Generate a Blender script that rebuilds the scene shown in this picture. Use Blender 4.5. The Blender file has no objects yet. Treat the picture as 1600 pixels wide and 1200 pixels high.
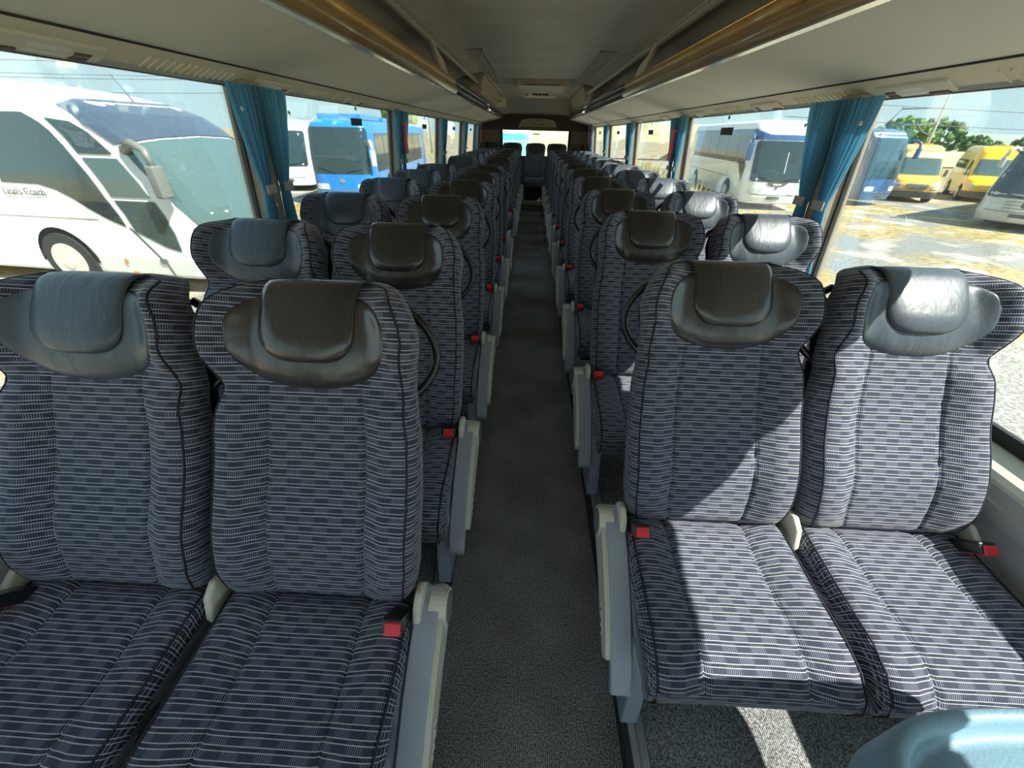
import bpy, bmesh, math, random
from mathutils import Vector, Matrix, noise

random.seed(7)
scene = bpy.context.scene
C = scene.collection
PI = math.pi

# ---------------------------------------------------------------- camera
F_PX, PITCH, YAW, ROLL = 601.3, 0.5774, 0.0315, 0.0253
EYE = Vector((-0.037, 0.0, 1.25))
cam_d = bpy.data.cameras.new('camera')
cam_d.sensor_fit = 'HORIZONTAL'; cam_d.sensor_width = 36.0
cam_d.lens = 36.0 * F_PX / 1600.0
cam_d.clip_start = 0.02; cam_d.clip_end = 3000
cam = bpy.data.objects.new('camera', cam_d); C.objects.link(cam)
cp, sp = math.cos(PITCH), math.sin(PITCH)
fw = Vector((-math.sin(YAW) * cp, math.cos(YAW) * cp, -sp))
r0 = Vector((math.cos(YAW), math.sin(YAW), 0)); u0 = r0.cross(fw)
rr = r0 * math.cos(ROLL) + u0 * math.sin(ROLL); uu = -r0 * math.sin(ROLL) + u0 * math.cos(ROLL)
M3 = Matrix((rr, uu, -fw)).transposed()
cam.matrix_world = Matrix.Translation(EYE) @ M3.to_4x4()
scene.camera = cam

# ---------------------------------------------------------------- sky, sun, exposure
world = bpy.data.worlds.new('World'); scene.world = world; world.use_nodes = True
nt = world.node_tree; nt.nodes.clear()
wo = nt.nodes.new('ShaderNodeOutputWorld'); bg = nt.nodes.new('ShaderNodeBackground')
tc = nt.nodes.new('ShaderNodeTexCoord'); sx = nt.nodes.new('ShaderNodeSeparateXYZ'); cr = nt.nodes.new('ShaderNodeValToRGB')
nt.links.new(tc.outputs['Generated'], sx.inputs[0]); nt.links.new(sx.outputs['Z'], cr.inputs[0])
cr.color_ramp.elements[0].position = 0.0; cr.color_ramp.elements[0].color = (0.72, 0.94, 0.96, 1)
cr.color_ramp.elements[1].position = 0.75; cr.color_ramp.elements[1].color = (0.42, 0.66, 0.92, 1)
nt.links.new(cr.outputs[0], bg.inputs[0]); nt.links.new(bg.outputs[0], wo.inputs[0])
bg.inputs[1].default_value = 0.74
sun_d = bpy.data.lights.new('sun', 'SUN'); sun_d.energy = 10.5; sun_d.angle = 0.009; sun_d.color = (1.0, 0.95, 0.85)
sun = bpy.data.objects.new('sun', sun_d); C.objects.link(sun)
sun.rotation_euler = Vector((0.82, -0.44, 1.0)).to_track_quat('Z', 'Y').to_euler()
vs = scene.view_settings
vs.view_transform = 'Standard'; vs.look = 'None'; vs.gamma = 1.0; vs.use_curve_mapping = False
vs.exposure = 1.0

# ---------------------------------------------------------------- materials
MATS = {}
def mat(name, col, rough=0.6, metal=0.0, coat=0.0, sheen=0.0, var=0.0, vscale=8.0, bump=0.0, bscale=60.0, trans=0.0, spec=0.5):
    if name in MATS: return MATS[name]
    m = bpy.data.materials.new(name); m.use_nodes = True; MATS[name] = m
    n = m.node_tree.nodes; L = m.node_tree.links; b = n['Principled BSDF']
    b.inputs['Base Color'].default_value = (*col, 1); b.inputs['Roughness'].default_value = rough
    b.inputs['Metallic'].default_value = metal; b.inputs['Coat Weight'].default_value = coat
    b.inputs['Sheen Weight'].default_value = sheen; b.inputs['Specular IOR Level'].default_value = spec
    t = n.new('ShaderNodeTexCoord')
    if var > 0:
        no = n.new('ShaderNodeTexNoise'); no.inputs['Scale'].default_value = vscale; no.inputs['Detail'].default_value = 4
        rp = n.new('ShaderNodeValToRGB')
        rp.color_ramp.elements[0].position = .3; rp.color_ramp.elements[1].position = .7
        rp.color_ramp.elements[0].color = (*[max(0, c * (1 - var)) for c in col], 1)
        rp.color_ramp.elements[1].color = (*[min(1, c * (1 + var)) for c in col], 1)
        L.new(t.outputs['Object'], no.inputs['Vector']); L.new(no.outputs['Fac'], rp.inputs[0]); L.new(rp.outputs[0], b.inputs['Base Color'])
    if bump > 0:
        n2 = n.new('ShaderNodeTexNoise'); n2.inputs['Scale'].default_value = bscale; n2.inputs['Detail'].default_value = 3
        bm = n.new('ShaderNodeBump'); bm.inputs['Strength'].default_value = bump; bm.inputs['Distance'].default_value = 0.01
        L.new(t.outputs['Object'], n2.inputs['Vector']); L.new(n2.outputs['Fac'], bm.inputs['Height']); L.new(bm.outputs[0], b.inputs['Normal'])
    return m

def math_node(nt, op, a, b=None, c=None):
    q = nt.nodes.new('ShaderNodeMath'); q.operation = op
    for i, v in enumerate((a, b, c)):
        if v is None: continue
        if isinstance(v, (int, float)): q.inputs[i].default_value = v
        else: nt.links.new(v, q.inputs[i])
    return q.outputs[0]

def fabric_material():
    m = bpy.data.materials.new('ladder_weave_fabric'); m.use_nodes = True
    nt = m.node_tree; n = nt.nodes; L = nt.links; b = n['Principled BSDF']
    uv = n.new('ShaderNodeUVMap'); uv.uv_map = 'UVMap'
    wob = n.new('ShaderNodeTexNoise'); wob.inputs['Scale'].default_value = 9; wob.inputs['Detail'].default_value = 1
    L.new(uv.outputs[0], wob.inputs['Vector'])
    s = n.new('ShaderNodeSeparateXYZ'); L.new(uv.outputs[0], s.inputs[0])
    u = s.outputs[0]; v = s.outputs[1]
    v = math_node(nt, 'ADD', v, math_node(nt, 'MULTIPLY', wob.outputs['Fac'], 0.004))
    P = 0.0180
    vp = math_node(nt, 'DIVIDE', v, P)
    row = math_node(nt, 'FLOOR', vp); fv = math_node(nt, 'FRACT', vp)
    def band(x, lo, hi):
        return math_node(nt, 'MULTIPLY', math_node(nt, 'GREATER_THAN', x, lo), math_node(nt, 'LESS_THAN', x, hi))
    l1 = band(fv, 0.0, 0.08); l2 = band(fv, 0.36, 0.44)
    line = math_node(nt, 'ADD', l1, l2)
    # staggered dark blocks
    alt = math_node(nt, 'MULTIPLY', math_node(nt, 'MODULO', math_node(nt, 'ADD', row, 1000.0), 2.0), 0.5)
    blk = math_node(nt, 'FRACT', math_node(nt, 'ADD', math_node(nt, 'DIVIDE', u, 0.056), alt))
    dark = math_node(nt, 'SMOOTH_MIN', math_node(nt, 'MAXIMUM', math_node(nt, 'ADD', math_node(nt, 'MULTIPLY', math_node(nt, 'SINE', math_node(nt, 'MULTIPLY', blk, 2 * PI)), 1.6), .5), 0.0), 1.0, .1)
    tick = math_node(nt, 'LESS_THAN', math_node(nt, 'FRACT', math_node(nt, 'DIVIDE', math_node(nt, 'ADD', u, math_node(nt, 'MULTIPLY', wob.outputs['Fac'], .004)), 0.0036)), 0.5)
    body = math_node(nt, 'SUBTRACT', 1.0, math_node(nt, 'MULTIPLY', math_node(nt, 'LESS_THAN', fv, 0.40), .45))
    amp = math_node(nt, 'SUBTRACT', 1.0, math_node(nt, 'MULTIPLY', dark, 0.62))
    tk = math_node(nt, 'MULTIPLY', math_node(nt, 'MULTIPLY', tick, body), amp)
    fine = n.new('ShaderNodeTexNoise'); fine.inputs['Scale'].default_value = 420; fine.inputs['Detail'].default_value = 1
    L.new(uv.outputs[0], fine.inputs['Vector'])
    wear = n.new('ShaderNodeTexNoise'); wear.inputs['Scale'].default_value = 14; wear.inputs['Detail'].default_value = 2
    L.new(uv.outputs[0], wear.inputs['Vector'])
    lnv = math_node(nt, 'MULTIPLY', line, math_node(nt, 'ADD', 0.30, math_node(nt, 'MULTIPLY', fine.outputs['Fac'], 1.0)))
    def mix(fac, a, bcol):
        q = n.new('ShaderNodeMix'); q.data_type = 'RGBA'
        L.new(fac, q.inputs['Factor'])
        if isinstance(a, tuple): q.inputs['A'].default_value = (*a, 1)
        else: L.new(a, q.inputs['A'])
        q.inputs['B'].default_value = (*bcol, 1)
        return q.outputs['Result']
    c0 = mix(math_node(nt, 'MULTIPLY', wear.outputs['Fac'], .6), (0.011, 0.014, 0.030), (0.036, 0.042, 0.070))
    c1 = mix(math_node(nt, 'MULTIPLY', tk, 0.8), c0, (0.235, 0.25, 0.34))
    c2 = mix(math_node(nt, 'MINIMUM', lnv, 1.0), c1, (0.60, 0.60, 0.64))
    L.new(c2, b.inputs['Base Color'])
    b.inputs['Roughness'].default_value = 0.85; b.inputs['Sheen Weight'].default_value = 0.25; b.inputs['Sheen Roughness'].default_value = .4
    b.inputs['Specular IOR Level'].default_value = 0.2
    bp = n.new('ShaderNodeBump'); bp.inputs['Strength'].default_value = 0.5; bp.inputs['Distance'].default_value = 0.0015
    L.new(math_node(nt, 'ADD', tk, math_node(nt, 'MULTIPLY', line, 1.3)), bp.inputs['Height']); L.new(bp.outputs[0], b.inputs['Normal'])
    return m

def leather_material(name, col, rough, coat):
    m = bpy.data.materials.new(name); m.use_nodes = True
    nt = m.node_tree; n = nt.nodes; L = nt.links; b = n['Principled BSDF']
    t = n.new('ShaderNodeTexCoord')
    mp = n.new('ShaderNodeMapping'); mp.inputs['Scale'].default_value = (26, 12, 9)
    L.new(t.outputs['Object'], mp.inputs[0])
    w = n.new('ShaderNodeTexNoise'); w.inputs['Scale'].default_value = 1.6; w.inputs['Detail'].default_value = 3; w.inputs['Distortion'].default_value = .8
    L.new(mp.outputs[0], w.inputs['Vector'])
    g = n.new('ShaderNodeTexVoronoi'); g.inputs['Scale'].default_value = 420
    L.new(t.outputs['Object'], g.inputs['Vector'])
    b.inputs['Base Color'].default_value = (*col, 1); b.inputs['Roughness'].default_value = rough
    b.inputs['Coat Weight'].default_value = coat; b.inputs['Coat Roughness'].default_value = 0.18
    h = math_node(nt, 'ADD', math_node(nt, 'MULTIPLY', w.outputs['Fac'], 1.0), math_node(nt, 'MULTIPLY', g.outputs['Distance'], 0.03))
    bp = n.new('ShaderNodeBump'); bp.inputs['Strength'].default_value = 0.22; bp.inputs['Distance'].default_value = 0.008
    L.new(h, bp.inputs['Height']); L.new(bp.outputs[0], b.inputs['Normal'])
    return m

def carpet_material():
    m = bpy.data.materials.new('ribbed_carpet'); m.use_nodes = True
    nt = m.node_tree; n = nt.nodes; L = nt.links; b = n['Principled BSDF']
    t = n.new('ShaderNodeTexCoord'); s = n.new('ShaderNodeSeparateXYZ'); L.new(t.outputs['Object'], s.inputs[0])
    no = n.new('ShaderNodeTexNoise'); no.inputs['Scale'].default_value = 260; no.inputs['Detail'].default_value = 2
    L.new(t.outputs['Object'], no.inputs['Vector'])
    n3 = n.new('ShaderNodeTexNoise'); n3.inputs['Scale'].default_value = 5; n3.inputs['Detail'].default_value = 5
    L.new(t.outputs['Object'], n3.inputs['Vector'])
    rib = math_node(nt, 'SINE', math_node(nt, 'MULTIPLY', s.outputs[0], 2 * PI / 0.0048))
    k = math_node(nt, 'ADD', math_node(nt, 'MULTIPLY', rib, 0.16), math_node(nt, 'ADD', math_node(nt, 'MULTIPLY', no.outputs['Fac'], 1.2), math_node(nt, 'MULTIPLY', n3.outputs['Fac'], .35)))
    rp = n.new('ShaderNodeValToRGB'); L.new(math_node(nt, 'MULTIPLY', k, .7), rp.inputs[0])
    rp.color_ramp.elements[0].position = .38; rp.color_ramp.elements[0].color = (0.050, 0.051, 0.056, 1)
    rp.color_ramp.elements[1].position = .80; rp.color_ramp.elements[1].color = (0.55, 0.55, 0.54, 1)
    L.new(rp.outputs[0], b.inputs['Base Color']); b.inputs['Roughness'].default_value = .95; b.inputs['Specular IOR Level'].default_value = .15
    bp = n.new('ShaderNodeBump'); bp.inputs['Strength'].default_value = .6; bp.inputs['Distance'].default_value = .002
    L.new(k, bp.inputs['Height']); L.new(bp.outputs[0], b.inputs['Normal'])
    return m

def glass_material(name, tint, haze):
    m = bpy.data.materials.new(name); m.use_nodes = True
    nt = m.node_tree; n = nt.nodes; L = nt.links; n.clear()
    o = n.new('ShaderNodeOutputMaterial'); tr = n.new('ShaderNodeBsdfTransparent'); tr.inputs[0].default_value = (*tint, 1)
    gl = n.new('ShaderNodeBsdfGlossy'); gl.inputs['Roughness'].default_value = 0.02; gl.inputs['Color'].default_value = (.9, .95, 1, 1)
    fr = n.new('ShaderNodeFresnel'); fr.inputs[0].default_value = 1.45
    df = n.new('ShaderNodeBsdfTranslucent'); df.inputs[0].default_value = (.9, 1.0, .95, 1)
    no = n.new('ShaderNodeTexNoise'); no.inputs['Scale'].default_value = 3; no.inputs['Detail'].default_value = 4
    t = n.new('ShaderNodeTexCoord'); L.new(t.outputs['Object'], no.inputs['Vector'])
    m1 = n.new('ShaderNodeMixShader'); m2 = n.new('ShaderNodeMixShader')
    L.new(math_node(nt, 'MULTIPLY', no.outputs['Fac'], haze * 2), m1.inputs[0]); L.new(tr.outputs[0], m1.inputs[1]); L.new(df.outputs[0], m1.inputs[2])
    L.new(math_node(nt, 'MULTIPLY', fr.outputs[0], .5), m2.inputs[0]); L.new(m1.outputs[0], m2.inputs[1]); L.new(gl.outputs[0], m2.inputs[2])
    L.new(m2.outputs[0], o.inputs[0])
    MATS[name] = m
    return m

def curtain_material():
    m = bpy.data.materials.new('blue_curtain_cloth'); m.use_nodes = True
    nt = m.node_tree; n = nt.nodes; L = nt.links; n.clear()
    o = n.new('ShaderNodeOutputMaterial'); d = n.new('ShaderNodeBsdfDiffuse'); t = n.new('ShaderNodeBsdfTranslucent')
    d.inputs[0].default_value = (.13, .31, .47, 1); t.inputs[0].default_value = (.14, .42, .58, 1)
    no = n.new('ShaderNodeTexNoise'); no.inputs['Scale'].default_value = 300
    tcn = n.new('ShaderNodeTexCoord'); L.new(tcn.outputs['Object'], no.inputs['Vector'])
    bp = n.new('ShaderNodeBump'); bp.inputs['Strength'].default_value = .3; bp.inputs['Distance'].default_value = .002
    L.new(no.outputs['Fac'], bp.inputs['Height']); L.new(bp.outputs[0], d.inputs['Normal'])
    mx = n.new('ShaderNodeMixShader'); mx.inputs[0].default_value = .35
    L.new(d.outputs[0], mx.inputs[1]); L.new(t.outputs[0], mx.inputs[2]); L.new(mx.outputs[0], o.inputs[0])
    return m

def ground_material():
    m = bpy.data.materials.new('gravel_and_straw'); m.use_nodes = True
    nt = m.node_tree; n = nt.nodes; L = nt.links; b = n['Principled BSDF']
    t = n.new('ShaderNodeTexCoord')
    def nz(sc, det=4):
        q = n.new('ShaderNodeTexNoise'); q.inputs['Scale'].default_value = sc; q.inputs['Detail'].default_value = det
        L.new(t.outputs['Object'], q.inputs['Vector']); return q.outputs['Fac']
    def ramp(f, a, b_, p0, p1):
        r = n.new('ShaderNodeValToRGB'); L.new(f, r.inputs[0])
        r.color_ramp.elements[0].position = p0; r.color_ramp.elements[0].color = (*a, 1)
        r.color_ramp.elements[1].position = p1; r.color_ramp.elements[1].color = (*b_, 1); return r.outputs[0]
    gravel = ramp(nz(22, 6), (.10, .10, .09), (.30, .29, .26), .35, .68)
    straw = ramp(nz(6, 6), (.17, .12, .04), (.42, .33, .14), .35, .68)
    sel = ramp(nz(.30, 5), (0, 0, 0), (1, 1, 1), .44, .54)
    pale = ramp(nz(.8, 5), (0, 0, 0), (1, 1, 1), .52, .64)
    def mix(f, a, b_):
        q = n.new('ShaderNodeMix'); q.data_type = 'RGBA'; L.new(f, q.inputs['Factor']); L.new(a, q.inputs['A'])
        if isinstance(b_, tuple): q.inputs['B'].default_value = (*b_, 1)
        else: L.new(b_, q.inputs['B'])
        return q.outputs['Result']
    c = mix(pale, mix(sel, gravel, straw), (.40, .37, .29))
    L.new(c, b.inputs['Base Color']); b.inputs['Roughness'].default_value = .95; b.inputs['Specular IOR Level'].default_value = .1
    return m

FABRIC = fabric_material()
LEATHER_A = leather_material('charcoal_leather', (.036, .031, .030), .28, .7)
LEATHER_W = leather_material('slate_leather', (.060, .075, .096), .42, .15)
CARPET = carpet_material()
GLASS = glass_material('tinted_window_glass', (.925, .955, .945), .004)
CURTAIN = curtain_material()
M_WELT = mat('dark_welt', (.018, .018, .028), .8)
M_SHELL = mat('dark_seat_shell', (.02, .02, .023), .6)
M_ARM = mat('blue_grey_armrest', (.36, .39, .46), .45, bump=.08, bscale=300)
M_CREAM = mat('cream_plastic', (.66, .63, .52), .5)
M_CAP = mat('grey_cap', (.17, .19, .20), .6)
M_RED = mat('red_button', (.80, .03, .05), .35)
M_BLACK = mat('black_plastic', (.012, .012, .013), .3, coat=.3)
M_PED = mat('blue_grey_steel', (.25, .29, .36), .45)
M_ALU = mat('aluminium', (.55, .58, .58), .35, metal=.6)
M_SKIRT = mat('dark_side_strip', (.025, .026, .032), .6)
M_WALL = mat('grey_wall_cloth', (.54, .55, .58), .9, var=.08, vscale=20, bump=.15, bscale=200)
M_SILL = mat('pale_sill', (.62, .62, .52), .45)
M_TRIM = mat('grey_trim', (.42, .43, .42), .5)
M_TAUPE = mat('taupe_trim', (.34, .29, .22), .7, bump=.1, bscale=150)
M_CEIL = mat('grey_ceiling_cloth', (.50, .48, .43), .9, var=.10, vscale=2.5)
M_UNDER = mat('beige_rack_panel', (.74, .70, .60), .75, var=.04, vscale=4)
M_STRIP = mat('cream_vent_panel', (.72, .65, .50), .6)
M_WOOD = mat('amber_wood_trim', (.62, .34, .07), .32, coat=.3, var=.15, vscale=6)
M_DARKREFL = mat('dark_reflection_trim', (.10, .11, .13), .16, coat=.6)  # dark reflection on the far rack lip, put into the colour
M_CHROME = mat('chrome_strip', (.80, .80, .76), .15, metal=.9)
M_RAIL = mat('grey_rail', (.30, .29, .24), .4)
M_GASKET = mat('black_gasket', (.015, .015, .016), .5)
M_WHITE = mat('white_plastic', (.75, .74, .70), .5)
M_PLATE0 = mat('sticker_ink', (.03, .06, .12), .6)
M_HOLE = mat('black_hole', (.006, .006, .006), .9)

# ---------------------------------------------------------------- helpers
def link(o, parent=None):
    C.objects.link(o)
    if parent is not None: o.parent = parent
    return o
def obj(name, me, parent=None, loc=(0, 0, 0), rot=(0, 0, 0)):
    o = bpy.data.objects.new(name, me); o.location = loc; o.rotation_euler = rot
    return link(o, parent)
def tag(o, label=None, cat=None, group=None, kind=None):
    if label: o['label'] = label
    if cat: o['category'] = cat
    if group: o['group'] = group
    if kind: o['kind'] = kind
    return o
def empty(name, loc=(0, 0, 0), rz=0.0):
    e = bpy.data.objects.new(name, None); e.location = loc; e.rotation_euler = (0, 0, rz); e.empty_display_size = .1
    return link(e)
def copy_tree(o, parent=None):
    c = o.copy(); C.objects.link(c)
    if parent is not None: c.parent = parent
    for ch in list(o.children): copy_tree(ch, c)
    return c
def mk(name, verts, faces, m, smooth=False, uvs=None, fmats=None):
    me = bpy.data.meshes.new(name); me.from_pydata([tuple(v) for v in verts], [], faces)
    if isinstance(m, (list, tuple)):
        for q in m: me.materials.append(q)
        if fmats:
            for p, i in zip(me.polygons, fmats): p.material_index = i
    else: me.materials.append(m)
    if smooth:
        for p in me.polygons: p.use_smooth = True
    if uvs is not None:
        ul = me.uv_layers.new(name='UVMap')
        for lp in me.loops: ul.data[lp.index].uv = uvs[lp.vertex_index]
    me.update(); return me
def bm_mesh(name, bm, m, smooth=False):
    bmesh.ops.recalc_face_normals(bm, faces=bm.faces[:])
    me = bpy.data.meshes.new(name); bm.to_mesh(me); bm.free(); me.materials.append(m)
    if smooth:
        for p in me.polygons: p.use_smooth = True
    return me
def add_box(bm, x0, x1, y0, y1, z0, z1, bev=0.0, seg=2):
    b2 = bmesh.new()
    bmesh.ops.create_cube(b2, size=1.0, matrix=Matrix.Translation(((x0 + x1) / 2, (y0 + y1) / 2, (z0 + z1) / 2)) @ Matrix.Diagonal((x1 - x0, y1 - y0, z1 - z0, 1)))
    if bev > 0: bmesh.ops.bevel(b2, geom=b2.edges[:], offset=bev, segments=seg, affect='EDGES', profile=.6)
    me = bpy.data.meshes.new('t'); b2.to_mesh(me); b2.free(); bm.from_mesh(me); bpy.data.meshes.remove(me)
def box(name, x0, x1, y0, y1, z0, z1, m, bev=0.0, seg=2, smooth=False):
    bm = bmesh.new(); add_box(bm, x0, x1, y0, y1, z0, z1, bev, seg); return bm_mesh(name, bm, m, smooth)
def prism(name, poly, axis, a0, a1, m, bev=0.0, smooth=False):
    """poly: 2D outline; axis 'x': poly=(y,z); 'y': poly=(x,z); 'z': poly=(x,y)."""
    bm = bmesh.new()
    def P(p, a): return {'x': (a, p[0], p[1]), 'y': (p[0], a, p[1]), 'z': (p[0], p[1], a)}[axis]
    v0 = [bm.verts.new(P(p, a0)) for p in poly]; v1 = [bm.verts.new(P(p, a1)) for p in poly]
    n = len(poly); bm.faces.new(v0); bm.faces.new(v1[::-1])
    for i in range(n): bm.faces.new((v0[i], v0[(i + 1) % n], v1[(i + 1) % n], v1[i]))
    if bev > 0: bmesh.ops.bevel(bm, geom=bm.edges[:], offset=bev, segments=2, affect='EDGES', profile=.6)
    return bm_mesh(name, bm, m, smooth)
def tube_bm(bm, pts, r, n=8, caps=True):
    pts = [Vector(p) for p in pts]; rings = []
    up = Vector((0, 0, 1))
    for i, p in enumerate(pts):
        d = (pts[min(i + 1, len(pts) - 1)] - pts[max(i - 1, 0)]).normalized()
        a = d.cross(up)
        if a.length < 1e-3: a = d.cross(Vector((1, 0, 0)))
        a.normalize(); b = d.cross(a)
        rad = r[i] if isinstance(r, (list, tuple)) else r
        rings.append([bm.verts.new(p + a * math.cos(2 * PI * k / n) * rad + b * math.sin(2 * PI * k / n) * rad) for k in range(n)])
    for i in range(len(rings) - 1):
        for k in range(n): bm.faces.new((rings[i][k], rings[i][(k + 1) % n], rings[i + 1][(k + 1) % n], rings[i + 1][k]))
    if caps: bm.faces.new(rings[0][::-1]); bm.faces.new(rings[-1])
def tube(name, pts, r, m, n=8):
    bm = bmesh.new(); tube_bm(bm, pts, r, n); return bm_mesh(name, bm, m, True)
def disc_prism(name, cx, cy, cz, r, depth, axis, m, n=24, ry=None):
    ry = ry or r
    pts = [(r * math.cos(2 * PI * i / n), ry * math.sin(2 * PI * i / n)) for i in range(n)]
    if axis == 'x': return prism(name, [(cy + a, cz + b) for a, b in pts], 'x', cx - depth / 2, cx + depth / 2, m, .0015)
    if axis == 'y': return prism(name, [(cx + a, cz + b) for a, b in pts], 'y', cy - depth / 2, cy + depth / 2, m, .0015)
    return prism(name, [(cx + a, cy + b) for a, b in pts], 'z', cz - depth / 2, cz + depth / 2, m, .0015)
def interp(tab, x):
    if x <= tab[0][0]: return tab[0][1]
    for (a, va), (b, vb) in zip(tab, tab[1:]):
        if x <= b:
            t = (x - a) / (b - a); t = t * t * (3 - 2 * t) if True else t
            return va + (vb - va) * t
    return tab[-1][1]
def lerp_tab(tab, x):
    if x <= tab[0][0]: return tab[0][1]
    for (a, va), (b, vb) in zip(tab, tab[1:]):
        if x <= b: return va + (vb - va) * (x - a) / (b - a)
    return tab[-1][1]
def sm(x, a, b):
    t = max(0.0, min(1.0, (x - a) / (b - a))); return t * t * (3 - 2 * t)
def struct(name, me, **k):
    o = obj(name, me, **k); o['kind'] = 'structure'; return o
def text_mesh(body, size, m, depth=.003):
    cu = bpy.data.curves.new('lettering', 'FONT'); cu.body = body; cu.size = size; cu.extrude = depth; cu.align_x = 'CENTER'; cu.align_y = 'CENTER'
    o = bpy.data.objects.new('t', cu); C.objects.link(o)
    dg = bpy.context.evaluated_depsgraph_get()
    me = bpy.data.meshes.new_from_object(o.evaluated_get(dg)); bpy.data.objects.remove(o); me.materials.clear(); me.materials.append(m)
    return me
ORD = ['first', 'second', 'third', 'fourth', 'fifth', 'sixth', 'seventh', 'eighth', 'ninth', 'tenth', 'eleventh', 'twelfth']

# ================================================================= COACH SHELL
Y0, Y1 = -1.7, 9.5
PILLARS = [-0.60, 1.70, 3.50, 5.20, 6.90, 8.55]
XG0, ZG0, XG1, ZG1 = 1.17, 0.62, 1.10, 1.378       # window plane: sill, top
def glass_x(z): return XG0 + (XG1 - XG0) * (z - ZG0) / (ZG1 - ZG0)

struct('floor', prism('floor', [(-.24, -.06), (.24, -.06), (.24, 0), (-.24, 0)], 'y', Y0, 8.1, CARPET))
for s, nm in ((-1, 'left'), (1, 'right')):
    struct('floor_' + nm, prism('floor', [(s * .252, -.06), (s * 1.16, -.06), (s * 1.16, .055), (s * .252, .055)], 'y', Y0, 8.7, CARPET))
    t = struct('trim_' + ('1' if s < 0 else '2'), prism('trim', [(s * .24, -.06), (s * .252, -.06), (s * .252, .056), (s * .24, .050)], 'y', Y0, 8.1, M_SKIRT))
    obj('seat_rail', prism('seat_rail', [(s * .252, .055), (s * .288, .055), (s * .288, .063), (s * .272, .063), (s * .272, .058), (s * .266, .058), (s * .266, .064), (s * .252, .064)], 'y', Y0, 8.1, M_ALU), t)
# rear podium with yellow step edge
st = struct('floor_rear', box('floor_rear', -1.1, 1.1, 8.1, Y1, -.06, .14, CARPET, .004))
obj('step_nosing', box('step_nosing', -.25, .25, 8.08, 8.10, .10, .15, mat('yellow_nosing', (.75, .50, .03), .5), .004), st)
# side walls below the windows
for s, nm in ((-1, 'left'), (1, 'right')):
    w = struct('wall_' + nm, prism('wall', [(s * a, b) for a, b in ((1.12, .055), (1.105, .10), (1.115, .50), (1.20, .50), (1.20, -1.0), (1.13, -1.0))], 'y', Y0, Y1, M_WALL))
    obj('wall_trim', prism('wall_trim', [(s * a, b) for a, b in ((1.115, .495), (1.095, .50), (1.093, .535), (1.104, .540), (1.104, .575), (1.19, .575), (1.19, .495))], 'y', Y0, Y1, M_TRIM), w)
    obj('window_sill', prism('window_sill', [(s * a, b) for a, b in ((1.098, .572), (1.094, .585), (1.102, .598), (1.158, .618), (1.19, .618), (1.19, .572))], 'y', Y0, Y1, M_SILL), w)
    # outer body above the window and roof side
    obj('upper_panel', prism('upper_panel', [(s * a, b) for a, b in ((XG1 - .005, ZG1 - .01), (XG1 + .02, ZG1 - .01), (1.07, 1.80), (1.0, 1.92), (.97, 1.90), (1.03, 1.78), (1.06, ZG1 + .04))], 'y', Y0, Y1, M_TRIM), w)
    hb = obj('heater_duct', prism('heater_duct', [(s * a, b) for a, b in ((.965, .055), (.985, .085), (1.06, .10), (1.11, .16), (1.13, .16), (1.13, .055))], 'y', Y0, 8.6, mat('brown_grey_duct', (.24, .21, .18), .6)), w)
    if s > 0:
        for k in range(8):
            obj('duct_slot', box('duct_slot', 1.0 + 0, 1.055, .33 + k * .018, .338 + k * .018, .088, .1045, M_HOLE), hb)
        for k in range(3):
            obj('duct_rib', box('duct_rib', .968 + k * .006, .970 + k * .006, .15, .75, .066 + k * .010, .070 + k * .010, M_HOLE), hb)
    # rear quarter panel
    obj('rear_quarter_panel', prism('rear_quarter_panel', [(s * (glass_x(.6) - .02), .60), (s * (glass_x(1.4) - .02), 1.40), (s * (XG1 + .04), 1.40), (s * (XG0 + .04), .60)], 'y', 8.62, Y1, M_TAUPE), w)

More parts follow.
